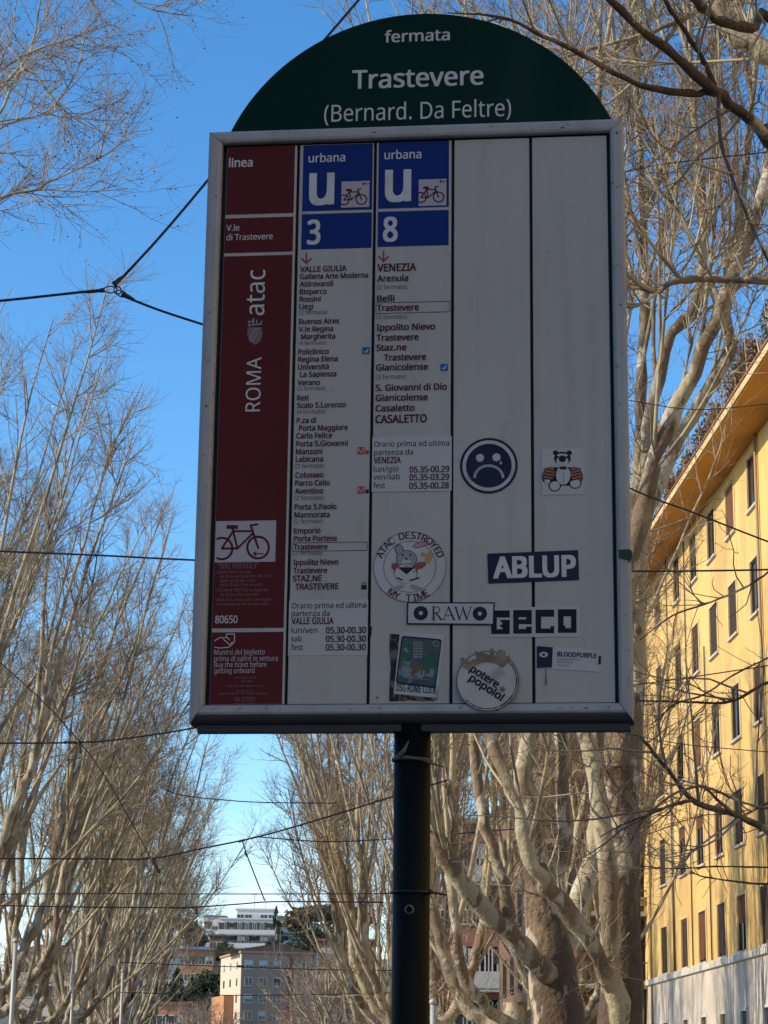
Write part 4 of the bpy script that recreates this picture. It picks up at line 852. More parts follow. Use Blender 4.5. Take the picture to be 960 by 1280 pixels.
oc = np.array([(1,0,0),(-1,0,0),(0,1,0),(0,-1,0),(0,0,1),(0,0,-1)])*r; of = np.array([(0,2,4),(2,1,4),(1,3,4),(3,0,4),(2,0,5),(1,2,5),(3,1,5),(0,3,5)])
link('seed_balls', npmesh('seed_balls', (c[:,None]+oc[None]).reshape(-1,3), (of[None]+(np.arange(len(c))*6)[:,None,None]).reshape(-1,3), M['balls'], False), root, kind='stuff')
# ------------------------------------------------------------------ BUILDINGS
M['yellow'] = mat('yellow_ochre_render', (.72,.48,.15), .85, noise=[(.25,6,.42,.62,(.52,.33,.12),.8),(1.2,6,.52,.68,(.70,.50,.22),.7,(1,1,.3)),(2.2,6,.55,.68,(.36,.235,.10),.6,(2,2,.22)),(6,5,.62,.7,(.30,.22,.13),.5)], bump=(20,.15,.01))
M['soffit'] = mat('deep_ochre_soffit', (.55,.27,.05), .85, noise=[(.5,4,.4,.7,(.48,.22,.04),.6)])
M['fascia'] = mat('pale_ochre_fascia', (.62,.47,.22), .8, noise=[(1,4,.4,.7,(.5,.36,.16),.6)])
M['whitestone'] = mat('white_ground_floor_render', (.60,.54,.45), .85, noise=[(.5,6,.42,.62,(.40,.35,.27),.7),(1.5,5,.55,.7,(.38,.33,.26),.5,(1,1,.3))])
M['sill'] = mat('travertine_trim', (.58,.54,.47), .75)
M['glass'] = mat('dark_window_glass', (.018,.018,.02), .12, spec=.6)
M['shut_b'] = mat('dark_brown_shutter', (.055,.038,.025), .7); M['shut_r'] = mat('reddish_brown_shutter', (.20,.075,.035), .7, noise=[(2,4,.4,.7,(.14,.055,.03),.6)])
M['tile'] = mat('terracotta_tiles', (.30,.12,.065), .85, noise=[(3,5,.4,.7,(.20,.09,.05),.7)])
M['leaf'] = mat('dry_green_leaves', (.085,.085,.03), .85, noise=[(1.2,4,.44,.54,(.22,.10,.05),.9)])
M['darkleaf'] = mat('dark_conifer_leaves', (.03,.05,.022), .85, noise=[(.5,3,.45,.6,(.055,.075,.03),.8)])
M['pipe'] = mat('painted_pipe', (.33,.24,.12), .6)
M['metal'] = mat('grey_railing', (.12,.12,.12), .5, .5)
L0y, L1y, S0, S1_, ZR = 15.0, 27., 34., 94., 22.7
yb = thing('yellow_apartment_building', ST(L0y, S0, 0), 'long sunlit yellow apartment building with wide ochre eaves and a white ground floor', 'building', STYAW*0+math.atan2(1, 1)*0 + (pi/2 - math.atan2(1, SLOPE)) *0)
# building coordinates: x = outward from the street, y = along the street from S0, z up
def orient(o, L, s, z=0): o.location = [float(q) for q in ST(L, s, z)]; o.rotation_euler = (0, 0, math.atan2(-SLOPE, 1)*1.0)
orient(yb, L0y, S0)
def facade(mb, y0, y1, z0, z1, ops, mi=0, x=0., depth=.09, mr=None):
    """wall in the x plane facing -x with real openings ops = [(ya,yb,za,zb)]"""
    ys = sorted({y0, y1, *[q for o in ops for q in o[:2]]}); zs = sorted({z0, z1, *[q for o in ops for q in o[2:]]})
    opset = [(round(a,4), round(b,4), round(c_,4), round(d,4)) for a,b,c_,d in ops]
    for i in range(len(ys)-1):
        for j in range(len(zs)-1):
            cy_, cz_ = (ys[i]+ys[i+1])/2, (zs[j]+zs[j+1])/2
            if any(a < cy_ < b and c_ < cz_ < d for a,b,c_,d in opset): continue
            mb.quad((x,ys[i],zs[j]),(x,ys[i],zs[j+1]),(x,ys[i+1],zs[j+1]),(x,ys[i+1],zs[j]), mi)
    for a,b,c_,d in ops:
        e = x+depth
        mb.quad((x,a,c_),(e,a,c_),(e,a,d),(x,a,d),mi); mb.quad((x,b,c_),(x,b,d),(e,b,d),(e,b,c_),mi); mb.quad((x,a,d),(e,a,d),(e,b,d),(x,b,d),mi); mb.quad((x,a,c_),(x,b,c_),(e,b,c_),(e,a,c_),mi)
SC = 5.72; cols = [89.6,84.9,81.1,77.4,73.8,70.0,66.3,62.6,58.9,55.2,51.5,47.8,44.1,40.4]; rows = [4.42,7.98,11.6,15.22,18.85]; ww, wh = 1.48, 1.85
ops = []; 
for c_ in cols:
    for r_ in rows: ops.append((c_-S0-ww/2, c_-S0+ww/2, r_+1.6, r_+1.6+wh-(0 if r_ < 18 else .05)))
gops = [(c_-S0-.5, c_-S0+.5, 2.9, 4.05) for c_ in cols]
mb = MB(); facade(mb, 0, S1_-S0, SC, ZR, ops); LN = S1_-S0
mb.quad((0,LN,SC),(0,LN,ZR),(L1y-L0y,LN,ZR),(L1y-L0y,LN,SC)); mb.quad((0,0,SC),(L1y-L0y,0,SC),(L1y-L0y,0,ZR),(0,0,ZR)); mb.quad((L1y-L0y,0,0),(L1y-L0y,LN,0),(L1y-L0y,LN,ZR),(L1y-L0y,0,ZR))
mb.build('wall', M['yellow'], yb)
mb = MB(); facade(mb, 0, LN, .1, SC, gops, x=-.04); mb.quad((-.04,0,.1),(12,0,.1),(12,0,SC),(-.04,0,SC)); mb.quad((-.04,LN,.1),(-.04,LN,SC),(12,LN,SC),(12,LN,.1)); mb.build('ground_floor_wall', M['whitestone'], yb)
mb = MB(); mb.bbox((-.14,-.1,SC-.02),(.03,LN+.1,SC+.22),.02); mb.build('string_course', M['sill'], yb)
mb = MB(); mb.box((-1.35,-.8,ZR+.02),(13.2,LN+1.0,ZR+.06)); mb.build('eaves_soffit', M['soffit'], yb)
mb = MB(); mb.box((-1.42,-.9,ZR+.062),(13.3,LN+1.1,ZR+.30)); mb.build('eaves_fascia', M['fascia'], yb)
# roof tiles along the eaves: rows of half round tiles
tl = MB()
for k in range(6): 
    t_ = 2*pi*k/10
n_t = 300
tm = MB(); prof = [(cos(a)*.11, sin(a)*.06) for a in np.linspace(0, pi, 6)]
V = [(0, y, z) for y, z in prof]+[(1.0, y*.85, z*.85+.3) for y, z in prof]
tm.add(V, [(i, i+1, i+7, i+6) for i in range(5)]+[tuple(range(5,-1,-1))]); tme = tm.mesh('roof_tile', M['tile'], True)
for i in range(int(LN/.24)+6): link('roof_tile', tme, yb, loc=(-1.46, -.8+i*.24, ZR+.30))
mb = MB(); mb.quad((-1.3,-.8,ZR+.303),(5,-.8,ZR+1.9),(5,LN+.9,ZR+1.9),(-1.3,LN+.9,ZR+.303)); mb.quad((5,-.8,ZR+1.9),(13.2,-.8,ZR+.302),(13.2,LN+.9,ZR+.302),(5,LN+.9,ZR+1.9)); mb.build('roof', M['tile'], yb)
# windows
def shared(name, f): return f
fm = MB()
for a in ((.02,-ww/2,0,.07,-ww/2+.06,wh),(.02,ww/2-.06,0,.07,ww/2,wh),(.02,-ww/2+.06,wh-.06,.07,ww/2-.06,wh),(.02,-ww/2+.06,0,.07,ww/2-.06,.06),(.025,-.03,.06,.065,.03,wh-.06)): fm.box(a[:3], a[3:])
frame_me = fm.mesh('window_frame', M['shut_b']); fm2 = fm.mesh('window_frame', M['shut_r'])
pm = MB(); pm.box((.06,-ww/2,0),(.10,ww/2,wh)); pane_me = pm.mesh('window_pane', M['glass'])
sm = MB(); sm.bbox((-.10,-ww/2-.1,-.09),(.14,ww/2+.1,-.003),.01); sill_me = sm.mesh('window_sill', M['sill'])
tmm = MB(); tmm.box((-.03,-ww/2-.10,0),(.001,-ww/2-.002,wh+.1)); tmm.box((-.02,-ww/2+.002,0),(.018,-ww/2+.12,wh)); tmm.box((-.03,ww/2+.002,0),(.001,ww/2+.10,wh+.1)); tmm.box((-.03,-ww/2-.002,wh+.002),(.001,ww/2+.002,wh+.1)); trim_me = tmm.mesh('window_surround', M['fascia'])
def shutter_mesh(m, full):
    mb = MB(); h0 = wh*(1-full)
    k = int((wh-h0)/.075)
    for i in range(k): z = wh-(i+1)*.075; mb.add([(.012,-ww/2+.14,z+.07),(.012,ww/2-.02,z+.07),(.045,ww/2-.02,z),(.045,-ww/2+.14,z)], [(0,1,2,3)])
    return mb.mesh('roller_shutter', m)
sh_me = {(c_, f): shutter_mesh(M[c_], f) for c_ in ('shut_b','shut_r') for f in (.25,.5,.97)}
random.seed(12)
for ci, c_ in enumerate(cols):
    for ri, r_ in enumerate(rows):
        w_ = link('window', pane_me, yb, loc=(0, c_-S0, r_+1.6)); link('window_frame', frame_me if random.random() < .6 else fm2, w_); link('window_sill', sill_me, w_); link('window_surround', trim_me, w_)
        k = random.random(); cc = 'shut_r' if random.random() < .35 else 'shut_b'
        if ri == 0: f = .97 if k < .75 else .5; cc = 'shut_r' if ci in (2,4) else 'shut_b'
        else: f = .97 if k < .3 else (.5 if k < .5 else (.25 if k < .7 else 0))
        if f: link('roller_shutter', sh_me[(cc, f)], w_)
        if (ci, ri) == (1, 2) or (ci, ri) == (4, 1) and False:
            mb = MB()
            for i in range(14): a = i/14; mb.box((-.75*a-.06, -ww/2+.05, wh*.85-1.2*a-.06),(-.75*a-.02, ww/2-.05, wh*.85-1.2*a+.01))
            mb.box((-.80,-ww/2+.03,wh*.85-1.26),(-.78,ww/2-.03,wh*.85-1.2)); mb.build('tilted_shutter', M['shut_b'], w_)
gp = MB(); gp.box((.02,-.5,0),(.08,.5,1.15)); gp_me = gp.mesh('window', M['shut_b']); gf = MB(); gf.box((-.07,-.58,1.152),(-.041,.58,1.24)); gf.box((-.07,-.58,-.1),(-.041,.58,-.002)); gf.box((-.065,-.58,-.002),(-.041,-.502,1.152)); gf.box((-.065,.502,-.002),(-.041,.58,1.152)); gf_me = gf.mesh('window_surround', M['sill'])
for c_ in cols: w_ = link('window', gp_me, yb, loc=(0, c_-S0, 2.9)); link('window_surround', gf_me, w_)
for yy in (92.6, 69.0, 45.6):
    mb = MB(); mb.tube([(-.09,yy-S0,.2),(-.09,yy-S0,12),(-.09,yy-S0,ZR)], .055, 8); mb.build('drainpipe', M['pipe'], yb, True)
for yy, z1 in ((87.2,ZR),(86.9,14),(83.0,ZR),(79.2,17.5)):
    mb = MB(); mb.tube([(-.05,yy-S0,6),(-.05,yy-S0,10),(-.05,yy-S0,z1)], .028, 6); mb.build('wall_cable', M['metal'], yb, True)
# recessed far bay with little balconies
mb = MB(); fo = [(61.6,62.7,r_+1.6,r_+3.9-.4) for r_ in rows]; facade(mb, LN+.003, LN+5.5, 0.1, ZR-.05, fo, x=.75); mb.quad((.75,LN+5.5,.1),(.75,LN+5.5,ZR-.05),(12,LN+5.5,ZR-.05),(12,LN+5.5,.1)); mb.build('side_bay', M['yellow'], yb)
for r_ in rows:
    mb = MB(); mb.box((.82,61.6,r_+1.6),(.86,62.7,r_+3.5)); w_ = mb.build('window', M['shut_b'], yb)
    mb = MB(); mb.bbox((-.25,LN+.5,r_+1.35),(.749,LN+3.4,r_+1.5),.01); b_ = mb.build('balcony', M['fascia'], yb)
    mb = MB()
    for y in np.arange(LN+.55, LN+3.4, .14): mb.box((-.22,y,r_+1.5),(-.2,y+.02,r_+2.45))
    mb.box((-.23,LN+.5,r_+2.45),(-.19,LN+3.4,r_+2.5)); mb.build('railing', M['metal'], b_)
# roof terrace greenery spilling over the near eaves
def leafmass(name, centers, radii, n, size, m, rng, parent=None, flatz=1., shape='leaf'):
    V = []; Fq = []
    k = len(centers); cnt = 0; allv = []
    for c_, R_ in zip(centers, radii):
        m_ = n; d = rng.normal(size=(m_,3)); d = nrm(d)*(rng.uniform(0,1,(m_,1))**.4); p = np.array(c_)+d*np.array(R_)
        a = nrm(rng.normal(size=(m_,3))); b = nrm(np.cross(a, rng.normal(size=(m_,3)))); s = size*rng.uniform(.5,1.3,(m_,1))
        allv.append(np.stack([p-a*s, p+b*s*.5, p+a*s, p-b*s*.5], 1).reshape(-1,3))
    V = np.concatenate(allv); Fq = np.arange(len(V)).reshape(-1,4)
    return link(name, npmesh(name, V, Fq, m, False), parent, kind='stuff' if parent is not None else None)
rng = np.random.default_rng(31)
cs, rs_ = [], []
for i in range(60):
    s = rng.uniform(56, 80); hgt = .35+1.6*np.clip((80-s)/14, 0, 1)*rng.uniform(.6,1.1); cs.append((rng.uniform(-1.3,-.3), s-S0, ZR+.55+hgt*.4)); rs_.append((.4,.7,hgt*.5))
gd = thing('roof_garden', (0,0,0), 'shaggy green and brown planting along the roof edge of the yellow building', 'planting'); orient(gd, L0y, S0)
leafmass('foliage', cs, rs_, 420, .065, M['leaf'], rng, gd)
mb = MB()
for i in range(70):
    s = rng.uniform(56,84.5)-S0; p = np.array([rng.uniform(-1.3,-.6), s, ZR+.5]); mb.tube([p, p+[-.1,rng.uniform(-.4,.4),rng.uniform(.5,1.2)], p+[-.2,rng.uniform(-.8,.8),rng.uniform(1.1,2.2)]], [.03,.02,.008], 4)
mb.build('stems', M['branch'], gd, kind='stuff')
# planter boxes of terracotta
mb = MB(); mb.bbox((-1.2,22.4,ZR+.42),(-.85,50.5,ZR+.82),.02); mb.build('planter', M['tile'], gd)
# generic far building --------------------------------------------------
wcache = {}
def wmesh(w_, h_, m, kind='window'):
    key = (round(w_,2), round(h_,2), m, kind)
    if key not in wcache:
        mb = MB()
        if kind == 'window': mb.box((-w_/2,-.02,0),(w_/2,.10,h_))
        if kind == 'window_frame':
            mb.box((-w_/2-.1,-.08,-.12),(w_/2+.1,.02,-.002)); mb.box((-w_/2-.1,-.06,0),(-w_/2-.002,.02,h_)); mb.box((w_/2+.002,-.06,0),(w_/2+.1,.02,h_)); mb.box((-w_/2-.1,-.06,h_+.002),(w_/2+.1,.02,h_+.1)); mb.box((-.04,-.05,0),(.04,-.021,h_))
        if kind == 'shutter': mb.box((-w_/2+.02,-.06,h_*.45),(w_/2-.02,-.022,h_-.01))
        wcache[key] = mb.mesh(kind, M[m])
    return wcache[key]
def block(name, label, px0, px1, ytop, D, depth, mw, floors, ncol, roof='flat', mroof=None, rz=0, base=None, fh=3.1, balc=(), wsz=(1.3,1.4), mwin='glass', mframe='sill', sidecols=0, top_off=1.2, msd=None, skip=()):
    """box building whose camera side spans picture columns px0..px1 with its roof line at ytop, D metres off"""
    a = P(px0, ytop, D); b = P(px1, ytop, D); W_ = b[0]-a[0]; H_ = a[2]; gz = base if base is not None else float(hillz((a[0]+b[0])/2, D))-2
    t = thing(name, ((a[0]+b[0])/2, D, gz), label, 'building', rz); hgt = H_-gz
    mb = MB(); mb.box((-W_/2,0,0),(W_/2,depth,hgt)); mb.build('wall', M[mw], t)
    if roof == 'flat': mb = MB(); mb.box((-W_/2-.3,-.3,hgt+.01),(W_/2+.3,depth+.3,hgt+.35)); mb.build('roof', M[mroof or 'sill'], t)
    elif roof == 'hip':
        mb = MB(); o_ = .7; rh = W_*.16; mb.add([(-W_/2-o_,-o_,hgt+.01),(W_/2+o_,-o_,hgt+.01),(W_/2+o_,depth+o_,hgt+.01),(-W_/2-o_,depth+o_,hgt+.01),(-W_/4,depth/2,hgt+rh),(W_/4,depth/2,hgt+rh)],
            [(3,2,1,0),(0,1,5,4),(1,2,5),(2,3,4,5),(3,0,4)]); mb.build('roof', M[mroof], t)
    for f in range(floors):
        z = hgt-top_off-wsz[1]-f*fh
        if z < .5: break
        for c_ in range(ncol):
            if (f, c_) in skip: continue
            x = -W_/2 + W_*(c_+.5)/ncol
            w_ = link('window', wmesh(wsz[0], wsz[1], mwin), t, loc=(x,0,z)); link('window_frame', wmesh(wsz[0], wsz[1], mframe, 'window_frame'), w_)
            if random.random() < .5: link('shutter', wmesh(wsz[0], wsz[1], 'sill' if random.random() < .5 else 'shut_b', 'shutter'), w_)
        for c_ in range(sidecols):
            y = depth*(c_+.5)/sidecols
            w_ = link('window', wmesh(wsz[0], wsz[1], mwin), t, loc=(-W_/2,y,z)); w_.rotation_euler = (0,0,-pi/2); link('window_frame', wmesh(wsz[0], wsz[1], mframe, 'window_frame'), w_)
        if f in balc:
            mb = MB(); mb.box((-W_/2-.4,-1.3,z-.95),(W_/2+.4,-.002,z-.75)); bb = mb.build('balcony', M[msd or 'sill'], t)
            mb = MB(); mb.box((-W_/2-.4,-1.35,z-.75),(W_/2+.4,-1.25,z+.25)); mb.build('parapet', M[msd or 'sill'], bb)
    return t, W_, hgt
M['pinkwall'] = mat('pinkish_beige_render', (.42,.255,.175), .85, noise=[(.15,5,.4,.7,(.35,.21,.145),.6)]); M['creamwall'] = mat('cream_render', (.58,.50,.38), .85); M['brickwall'] = mat('dark_brick', (.20,.085,.055), .85, noise=[(2,4,.4,.7,(.15,.06,.04),.7)])
M['whitewall'] = mat('white_render', (.68,.65,.60), .85, noise=[(.2,4,.4,.7,(.58,.55,.5),.5)]); M['orangewall'] = mat('orange_render', (.50,.24,.11), .85); M['bluegrey'] = mat('blue_grey_roof', (.12,.15,.20), .6); M['redwall'] = mat('red_render', (.42,.17,.11), .85, noise=[(.3,4,.4,.7,(.34,.13,.08),.6)])
M['brownwall'] = mat('dark_brown_render', (.17,.10,.055), .9, noise=[(.4,5,.4,.7,(.12,.075,.045),.7)]); M['greywall'] = mat('grey_render', (.36,.34,.31), .85)
random.seed(4)
# pink block nearest the pole
t, W_, H_ = block('apartment_building', 'pinkish apartment block with a side painted paler for sun and a dark brick stripe', 302, 392, 1192, 330, 16, 'pinkwall', 8, 5, 'flat', 'pinkwall', wsz=(1.05,1.1), fh=2.45, top_off=1.1, skip={(f,3) for f in range(9)})
t.rotation_euler = (0,0,.26)
mb = MB(); mb.box((-W_/2-.12,.02,0),(-W_/2-.003,15.98,H_-.1)); mb.build('sunlit_side_wall', M['creamwall'], t)  # paler sheet puts the sunlight on this side into the colour
for f in range(8):
    for y in (3,8,13): w_ = link('window', wmesh(1,1.1,'glass'), t, loc=(-W_/2-.13,y,H_-2.2-f*2.45)); w_.rotation_euler = (0,0,-pi/2)
mb = MB(); mb.box((W_*.155,-.25,0),(W_*.225,-.003,H_-.1)); mb.build('brick_stripe', M['brickwall'], t)
mb = MB(); mb.prism([(-W_/2-2,H_+.36),(-W_*.05,H_+1.5),(W_*.15,H_+1.5),(W_/2+.3,H_+.36)], 1, 8); mb.build('attic', M['brownwall'], t)
mb = MB(); mb.box((-W_/2-1.6,5,0),(-W_/2-.2,15,H_-6)); mb.build('low_wing', M['orangewall'], t)
# hilltop white terraces
block('apartment_building', 'white terraced apartment block with long balconies on the hilltop', 276, 342, 1149, 520, 14, 'whitewall', 4, 7, 'flat', 'whitewall', balc=(0,1,2,3), msd='whitewall', wsz=(2.6,1.9), fh=3.1, top_off=.8)
block('apartment_building', 'white penthouse floor set back above the hilltop terraces', 296, 345, 1137, 536, 10, 'whitewall', 3, 5, 'flat', 'whitewall', wsz=(1.6,1.5))
block('apartment_building', 'white hilltop block with dark windows left of the terraces', 256, 282, 1146, 540, 14, 'whitewall', 4, 3, 'flat', 'bluegrey', wsz=(1.8,1.9), balc=(1,))
block('apartment_building', 'low white house lowest in the hilltop group', 232, 262, 1163, 470, 12, 'whitewall', 3, 4, 'flat', 'whitewall', wsz=(1.4,1.6), balc=(0,))
block('apartment_building', 'grey block right of the white terraces on the hill', 344, 396, 1147, 525, 14, 'greywall', 3, 6, 'flat', 'bluegrey', wsz=(1.5,1.4), balc=(0,1))
block('apartment_building', 'orange brown house with a blue grey hipped roof on the hillside', 222, 266, 1187, 420, 16, 'orangewall', 3, 5, 'hip', 'bluegrey', wsz=(1.4,1.5), fh=3.3, balc=(1,))
block('apartment_building', 'brown house half hidden beside the pink block', 262, 280, 1170, 440, 12, 'brownwall', 4, 2, 'flat', 'brownwall', wsz=(1.2,1.3))
block('apartment_building', 'white balconied block behind the left tree trunks', 150, 214, 1172, 300, 14, 'whitewall', 7, 6, 'flat', 'sill', wsz=(1.3,1.5), balc=tuple(range(7)), msd='whitewall')
block('apartment_building', 'pink red block behind the left trees', 116, 143, 1166, 280, 14, 'redwall', 5, 3, 'flat', 'redwall', wsz=(1.1,1.4))
block('apartment_building', 'orange low house with a lit wall at the foot of the hill', 198, 232, 1256, 250, 10, 'orangewall', 2, 3, 'flat', 'tile', wsz=(1.2,1.3))
block('apartment_building', 'beige block hidden behind the left trees', 20, 105, 1190, 290, 14, 'creamwall', 6, 7, 'hip', 'tile', wsz=(1.2,1.4))
block('apartment_building', 'brown grey block behind the twiggy trees left of the pole', 396, 470, 1176, 360, 14, 'brownwall', 6, 6, 'flat', 'tile', wsz=(1.2,1.4), balc=(1,3))
# right side of the street beyond the yellow building
bt = thing('apartment_building', ST(11.2,100,0), 'dark brown apartment block with deep balconies behind the forked trunks', 'building', math.atan2(-SLOPE,1))
mb = MB(); mb.box((0,0,0),(14,22,20)); mb.build('wall', M['brownwall'], bt); mb = MB(); mb.box((-.6,-.6,20.01),(14.5,22.5,20.5)); mb.build('roof', M['brownwall'], bt)
for f in range(6):
    mb = MB(); mb.box((-.9,-1.2,f*3.2+2.6),(6.5,-.003,f*3.2+2.8)); b_ = mb.build('balcony', M['greywall'], bt)
    mb = MB()
    for x in np.arange(-.85,6.4,.22): mb.box((x,-1.18,f*3.2+2.8),(x+.03,-1.15,f*3.2+3.7))
    mb.box((-.9,-1.2,f*3.2+3.7),(6.5,-1.13,f*3.2+3.76)); mb.build('railing', M['metal'], b_)
    for x in (1.2,3.6,8.5,11.5): w_ = link('window', wmesh(1.3,1.9,'glass'), bt, loc=(x,0,f*3.2+3)); link('window_frame', wmesh(1.3,1.9,'shut_b','window_frame'), w_)
    for y in (2.5,6.5,10.5,14.5,18.5): w_ = link('window', wmesh(1.3,1.7,'glass'), bt, loc=(0,y,f*3.2+3)); w_.rotation_euler = (0,0,-pi/2); link('window_frame', wmesh(1.3,1.7,'shut_b','window_frame'), w_)
t, W_, H_ = block('apartment_building', 'red brick house with white trim seen between the right hand trees', 572, 634, 1030, 136, 14, 'redwall', 6, 4, 'flat', 'sill', base=0, wsz=(1.0,1.7), fh=3.2, sidecols=3, balc=(0,2,4))
block('apartment_building', 'tan house at the end of the right hand trees', 630, 720, 1010, 150, 14, 'orangewall', 6, 4, 'hip', 'tile', base=0, wsz=(1.1,1.7), fh=3.3, balc=(1,3))
block('apartment_building', 'cream house just right of the pole behind the trees', 500, 572, 1120, 190, 14, 'creamwall', 5, 5, 'flat', 'tile', base=0, wsz=(1.1,1.6), fh=3.2)
for px, py, D, lb in ((318,1134,537,'tall thin aerial on the penthouse roof'),(275,1150,530,'thin aerial left of the hilltop terraces'),(332,1138,537,'short aerial at the right end of the penthouse'),(240,1180,425,'aerial on the blue grey hipped roof'),(350,1186,330,'aerial on the pink block roof')):
    q = P(px, py, D); t = thing('roof_aerial', q, lb, 'aerial', group='roof aerials'); mb = MB(); mb.tube([(0,0,-1),(0,0,1.5),(0,0,3.2)], [.07,.06,.05], 6); mb.build('mast', M['metal'], t)
    for z in (2.1,2.6,3.0): mb = MB(); mb.box((-.7,-.03,z),(.7,.03,z+.06)); mb.build('crossbar', M['metal'], t)
# --- hillside evergreen trees
def evergreen(name, label, px, py, D, R_, hgt, kind, n=240, m='darkleaf', grp='evergreen trees on the hillside'):
    rng = np.random.default_rng(int(px*7+py)); c_ = P(px, py, D); gz = float(hillz(c_[0], D))-1; t = thing(name, (c_[0], D, gz), label, 'tree', group=grp)
    mb = MB(); top = c_[2]-gz; mb.tube([(0,0,0),(.1,0,top*.5),(0,0,top)], [R_*.09,R_*.07,R_*.03], 8); mb.build('trunk', M['branch'], t, True)
    cs, rr = [], []
    if kind == 'umbrella':
        for i in range(16): a = rng.uniform(0,2*pi); q = R_*math.sqrt(rng.uniform(0,.8)); cs.append((q*cos(a), q*sin(a), top-R_*.1*rng.uniform(0,2)-(q/R_)**2*R_*.3)); rr.append((R_*.33,R_*.33,R_*.2))
    elif kind == 'cone':
        for i in range(22): u = rng.uniform(0,1); a = rng.uniform(0,2*pi); q = R_*(1-u)*.75; cs.append((q*cos(a), q*sin(a), top-hgt*(1-u)*.95)); rr.append((R_*.35*(1.15-u),R_*.35*(1.15-u),hgt*.06))
    else:
        for i in range(18): d = nrm(rng.normal(size=3)); cs.append((d[0]*R_*.6, d[1]*R_*.6, top-R_*.7+d[2]*R_*.55)); rr.append((R_*.42,R_*.42,R_*.36))
    leafmass('crown', cs, rr, n, R_*.075, M[m], rng, t); return t
M['drybush'] = mat('olive_brown_leaves', (.10,.085,.05), .9, noise=[(.5,3,.45,.6,(.07,.075,.04),.8)])
evergreen('pine_tree', 'round dark umbrella pine rising above the left hillside roofs', 206, 1146, 380, 5.6, 8, 'umbrella')
evergreen('conifer_tree', 'tall dark conifer in front of the white balconied block', 200, 1192, 270, 4.6, 16, 'cone'); evergreen('conifer_tree', 'dark conifer right of the taller conifer', 222, 1216, 262, 4.2, 12, 'cone')
evergreen('cypress_tree', 'slim dark cypress beside the white hilltop tower', 346, 1133, 505, 2.4, 10, 'cone'); evergreen('pine_tree', 'broad dark pine crown on the hilltop left of the pole', 412, 1134, 430, 8, 9, 'umbrella', m='drybush')
evergreen('garden_tree', 'small green tree in front of the low white hilltop house', 243, 1158, 450, 3.2, 6, 'round'); evergreen('garden_tree', 'green bushy tree on the slope below the orange brown house', 262, 1218, 350, 4, 6, 'round'); evergreen('garden_tree', 'small green tree between the terraces and the brown house', 281, 1180, 430, 2.6, 6, 'round')
evergreen('cypress_tree', 'slim cypress between the white hilltop houses', 246, 1150, 500, 1.8, 8, 'cone')
for px, py, D, lb in ((420,1150,400,'green tree on the ridge just left of the pole'),(384,1160,500,'dark round tree on the ridge behind the pink block'),(180,1215,320,'dark tree under the white balconied block')): evergreen('garden_tree', lb, px, py, D, 5, 6, 'round')
# reddish bare bushes and small trees at the foot of the hill
def barebush(label, px, py, D, R_, seed):
    rng = np.random.default_rng(seed); c_ = P(px, py, D); gz = float(hillz(c_[0], D))-.5; t = thing('bare_tree', (c_[0], D, gz), label, 'tree', group='reddish bare trees below the hill'); top = c_[2]-gz
    mb = MB(); mb.tube([(0,0,0),(.1,.1,top*.4)], [R_*.06,R_*.045], 8); mb.build('trunk', M['branch'], t, True)
    Pp = np.zeros((1,3,3)); Pp[0,:,2] = np.linspace(top*.2, top*.5, 3); A, Ar = grow(Pp, np.full((1,3),R_*.05), 12, 0, 1, (15,55), (top*.45,top*.6), 7, .10, .08, R_*.03, rng=rng, lenfall=.1)
    B_, Br = grow(A, Ar, 12, .15, 1, (25,60), (R_*.3,R_*.8), 5, .08, .12, .03, rng=rng); C_, Cr = grow(B_, Br, 9, .1, 1, (25,60), (R_*.12,R_*.35), 4, .06, .15, .018, .5, rng=rng)
    V, Fq = tubes([(A, Ar), (B_, Br)], 4); link('branches', npmesh('branches', V, Fq, M['branch'], True), t, kind='stuff'); V, Fq = tubes([(C_, Cr)], 3); link('twigs', npmesh('twigs', V, Fq, M['rtwig'], False), t, kind='stuff')
M['rtwig'] = mat('reddish_twigs', (.22,.13,.10), .9)
for i, (px, py, D, R_, lb) in enumerate(((236,1245,230,5,'reddish bare tree left of the pink block'),(262,1252,215,5,'reddish bare tree against the pink block corner'),(398,1180,210,6,'reddish bare tree at the right end of the pink block'),(412,1160,190,6,'reddish bare tree against the brown grey block'),
        (372,1232,200,4,'low reddish bare tree before the brick stripe'),(438,1170,170,6,'reddish bare tree close to the left side of the pole'),(556,1180,140,5,'reddish bare tree right of the pole'))): barebush(lb, px, py, D, R_, 60+i)
# ------------------------------------------------------------------ WIRES
def wire(label, pts, rpx, ins=(), name='overhead_wire', dots=()):
    W3 = px_poly(pts); D = pts[0][2]; p, r = resample(W3, [rpx/F*q[2] for q in pts], max(14, 4*len(pts))); c0 = p[0].copy()
    t = thing(name, c0, label, 'cable', group='overhead tram wires'); mb = MB(); mb.tube(p-c0, r, 6); mb.build('cable', M['wire'], t, True)
    for a, b, ra in ins:
        A, Bq = P(*a), P(*b); mb = MB(); n = 9; q = [A+(Bq-A)*k/(n-1)-c0 for k in range(n)]; rr = [ra/F*a[2]*(.45 if k in (0,n-1) else (1.0 if k%2 else .6)) for k in range(n)]; mb.tube(q, rr, 8); mb.build('insulator', M['wiremetal'], t, True)
    return t
DW = 9.5
J = P(145,358,DW)
sp = thing('span_wire_joint', J, 'three black span wires meeting at a ring left of the sign', 'cable')
def wr(pts, rpx):
    W3 = px_poly(pts)-J; mb = MB(); p, r = resample(W3, [rpx/F*q[2] for q in pts], 16); mb.tube(p, r, 8); mb.build('cable', M['wire'], sp, True)
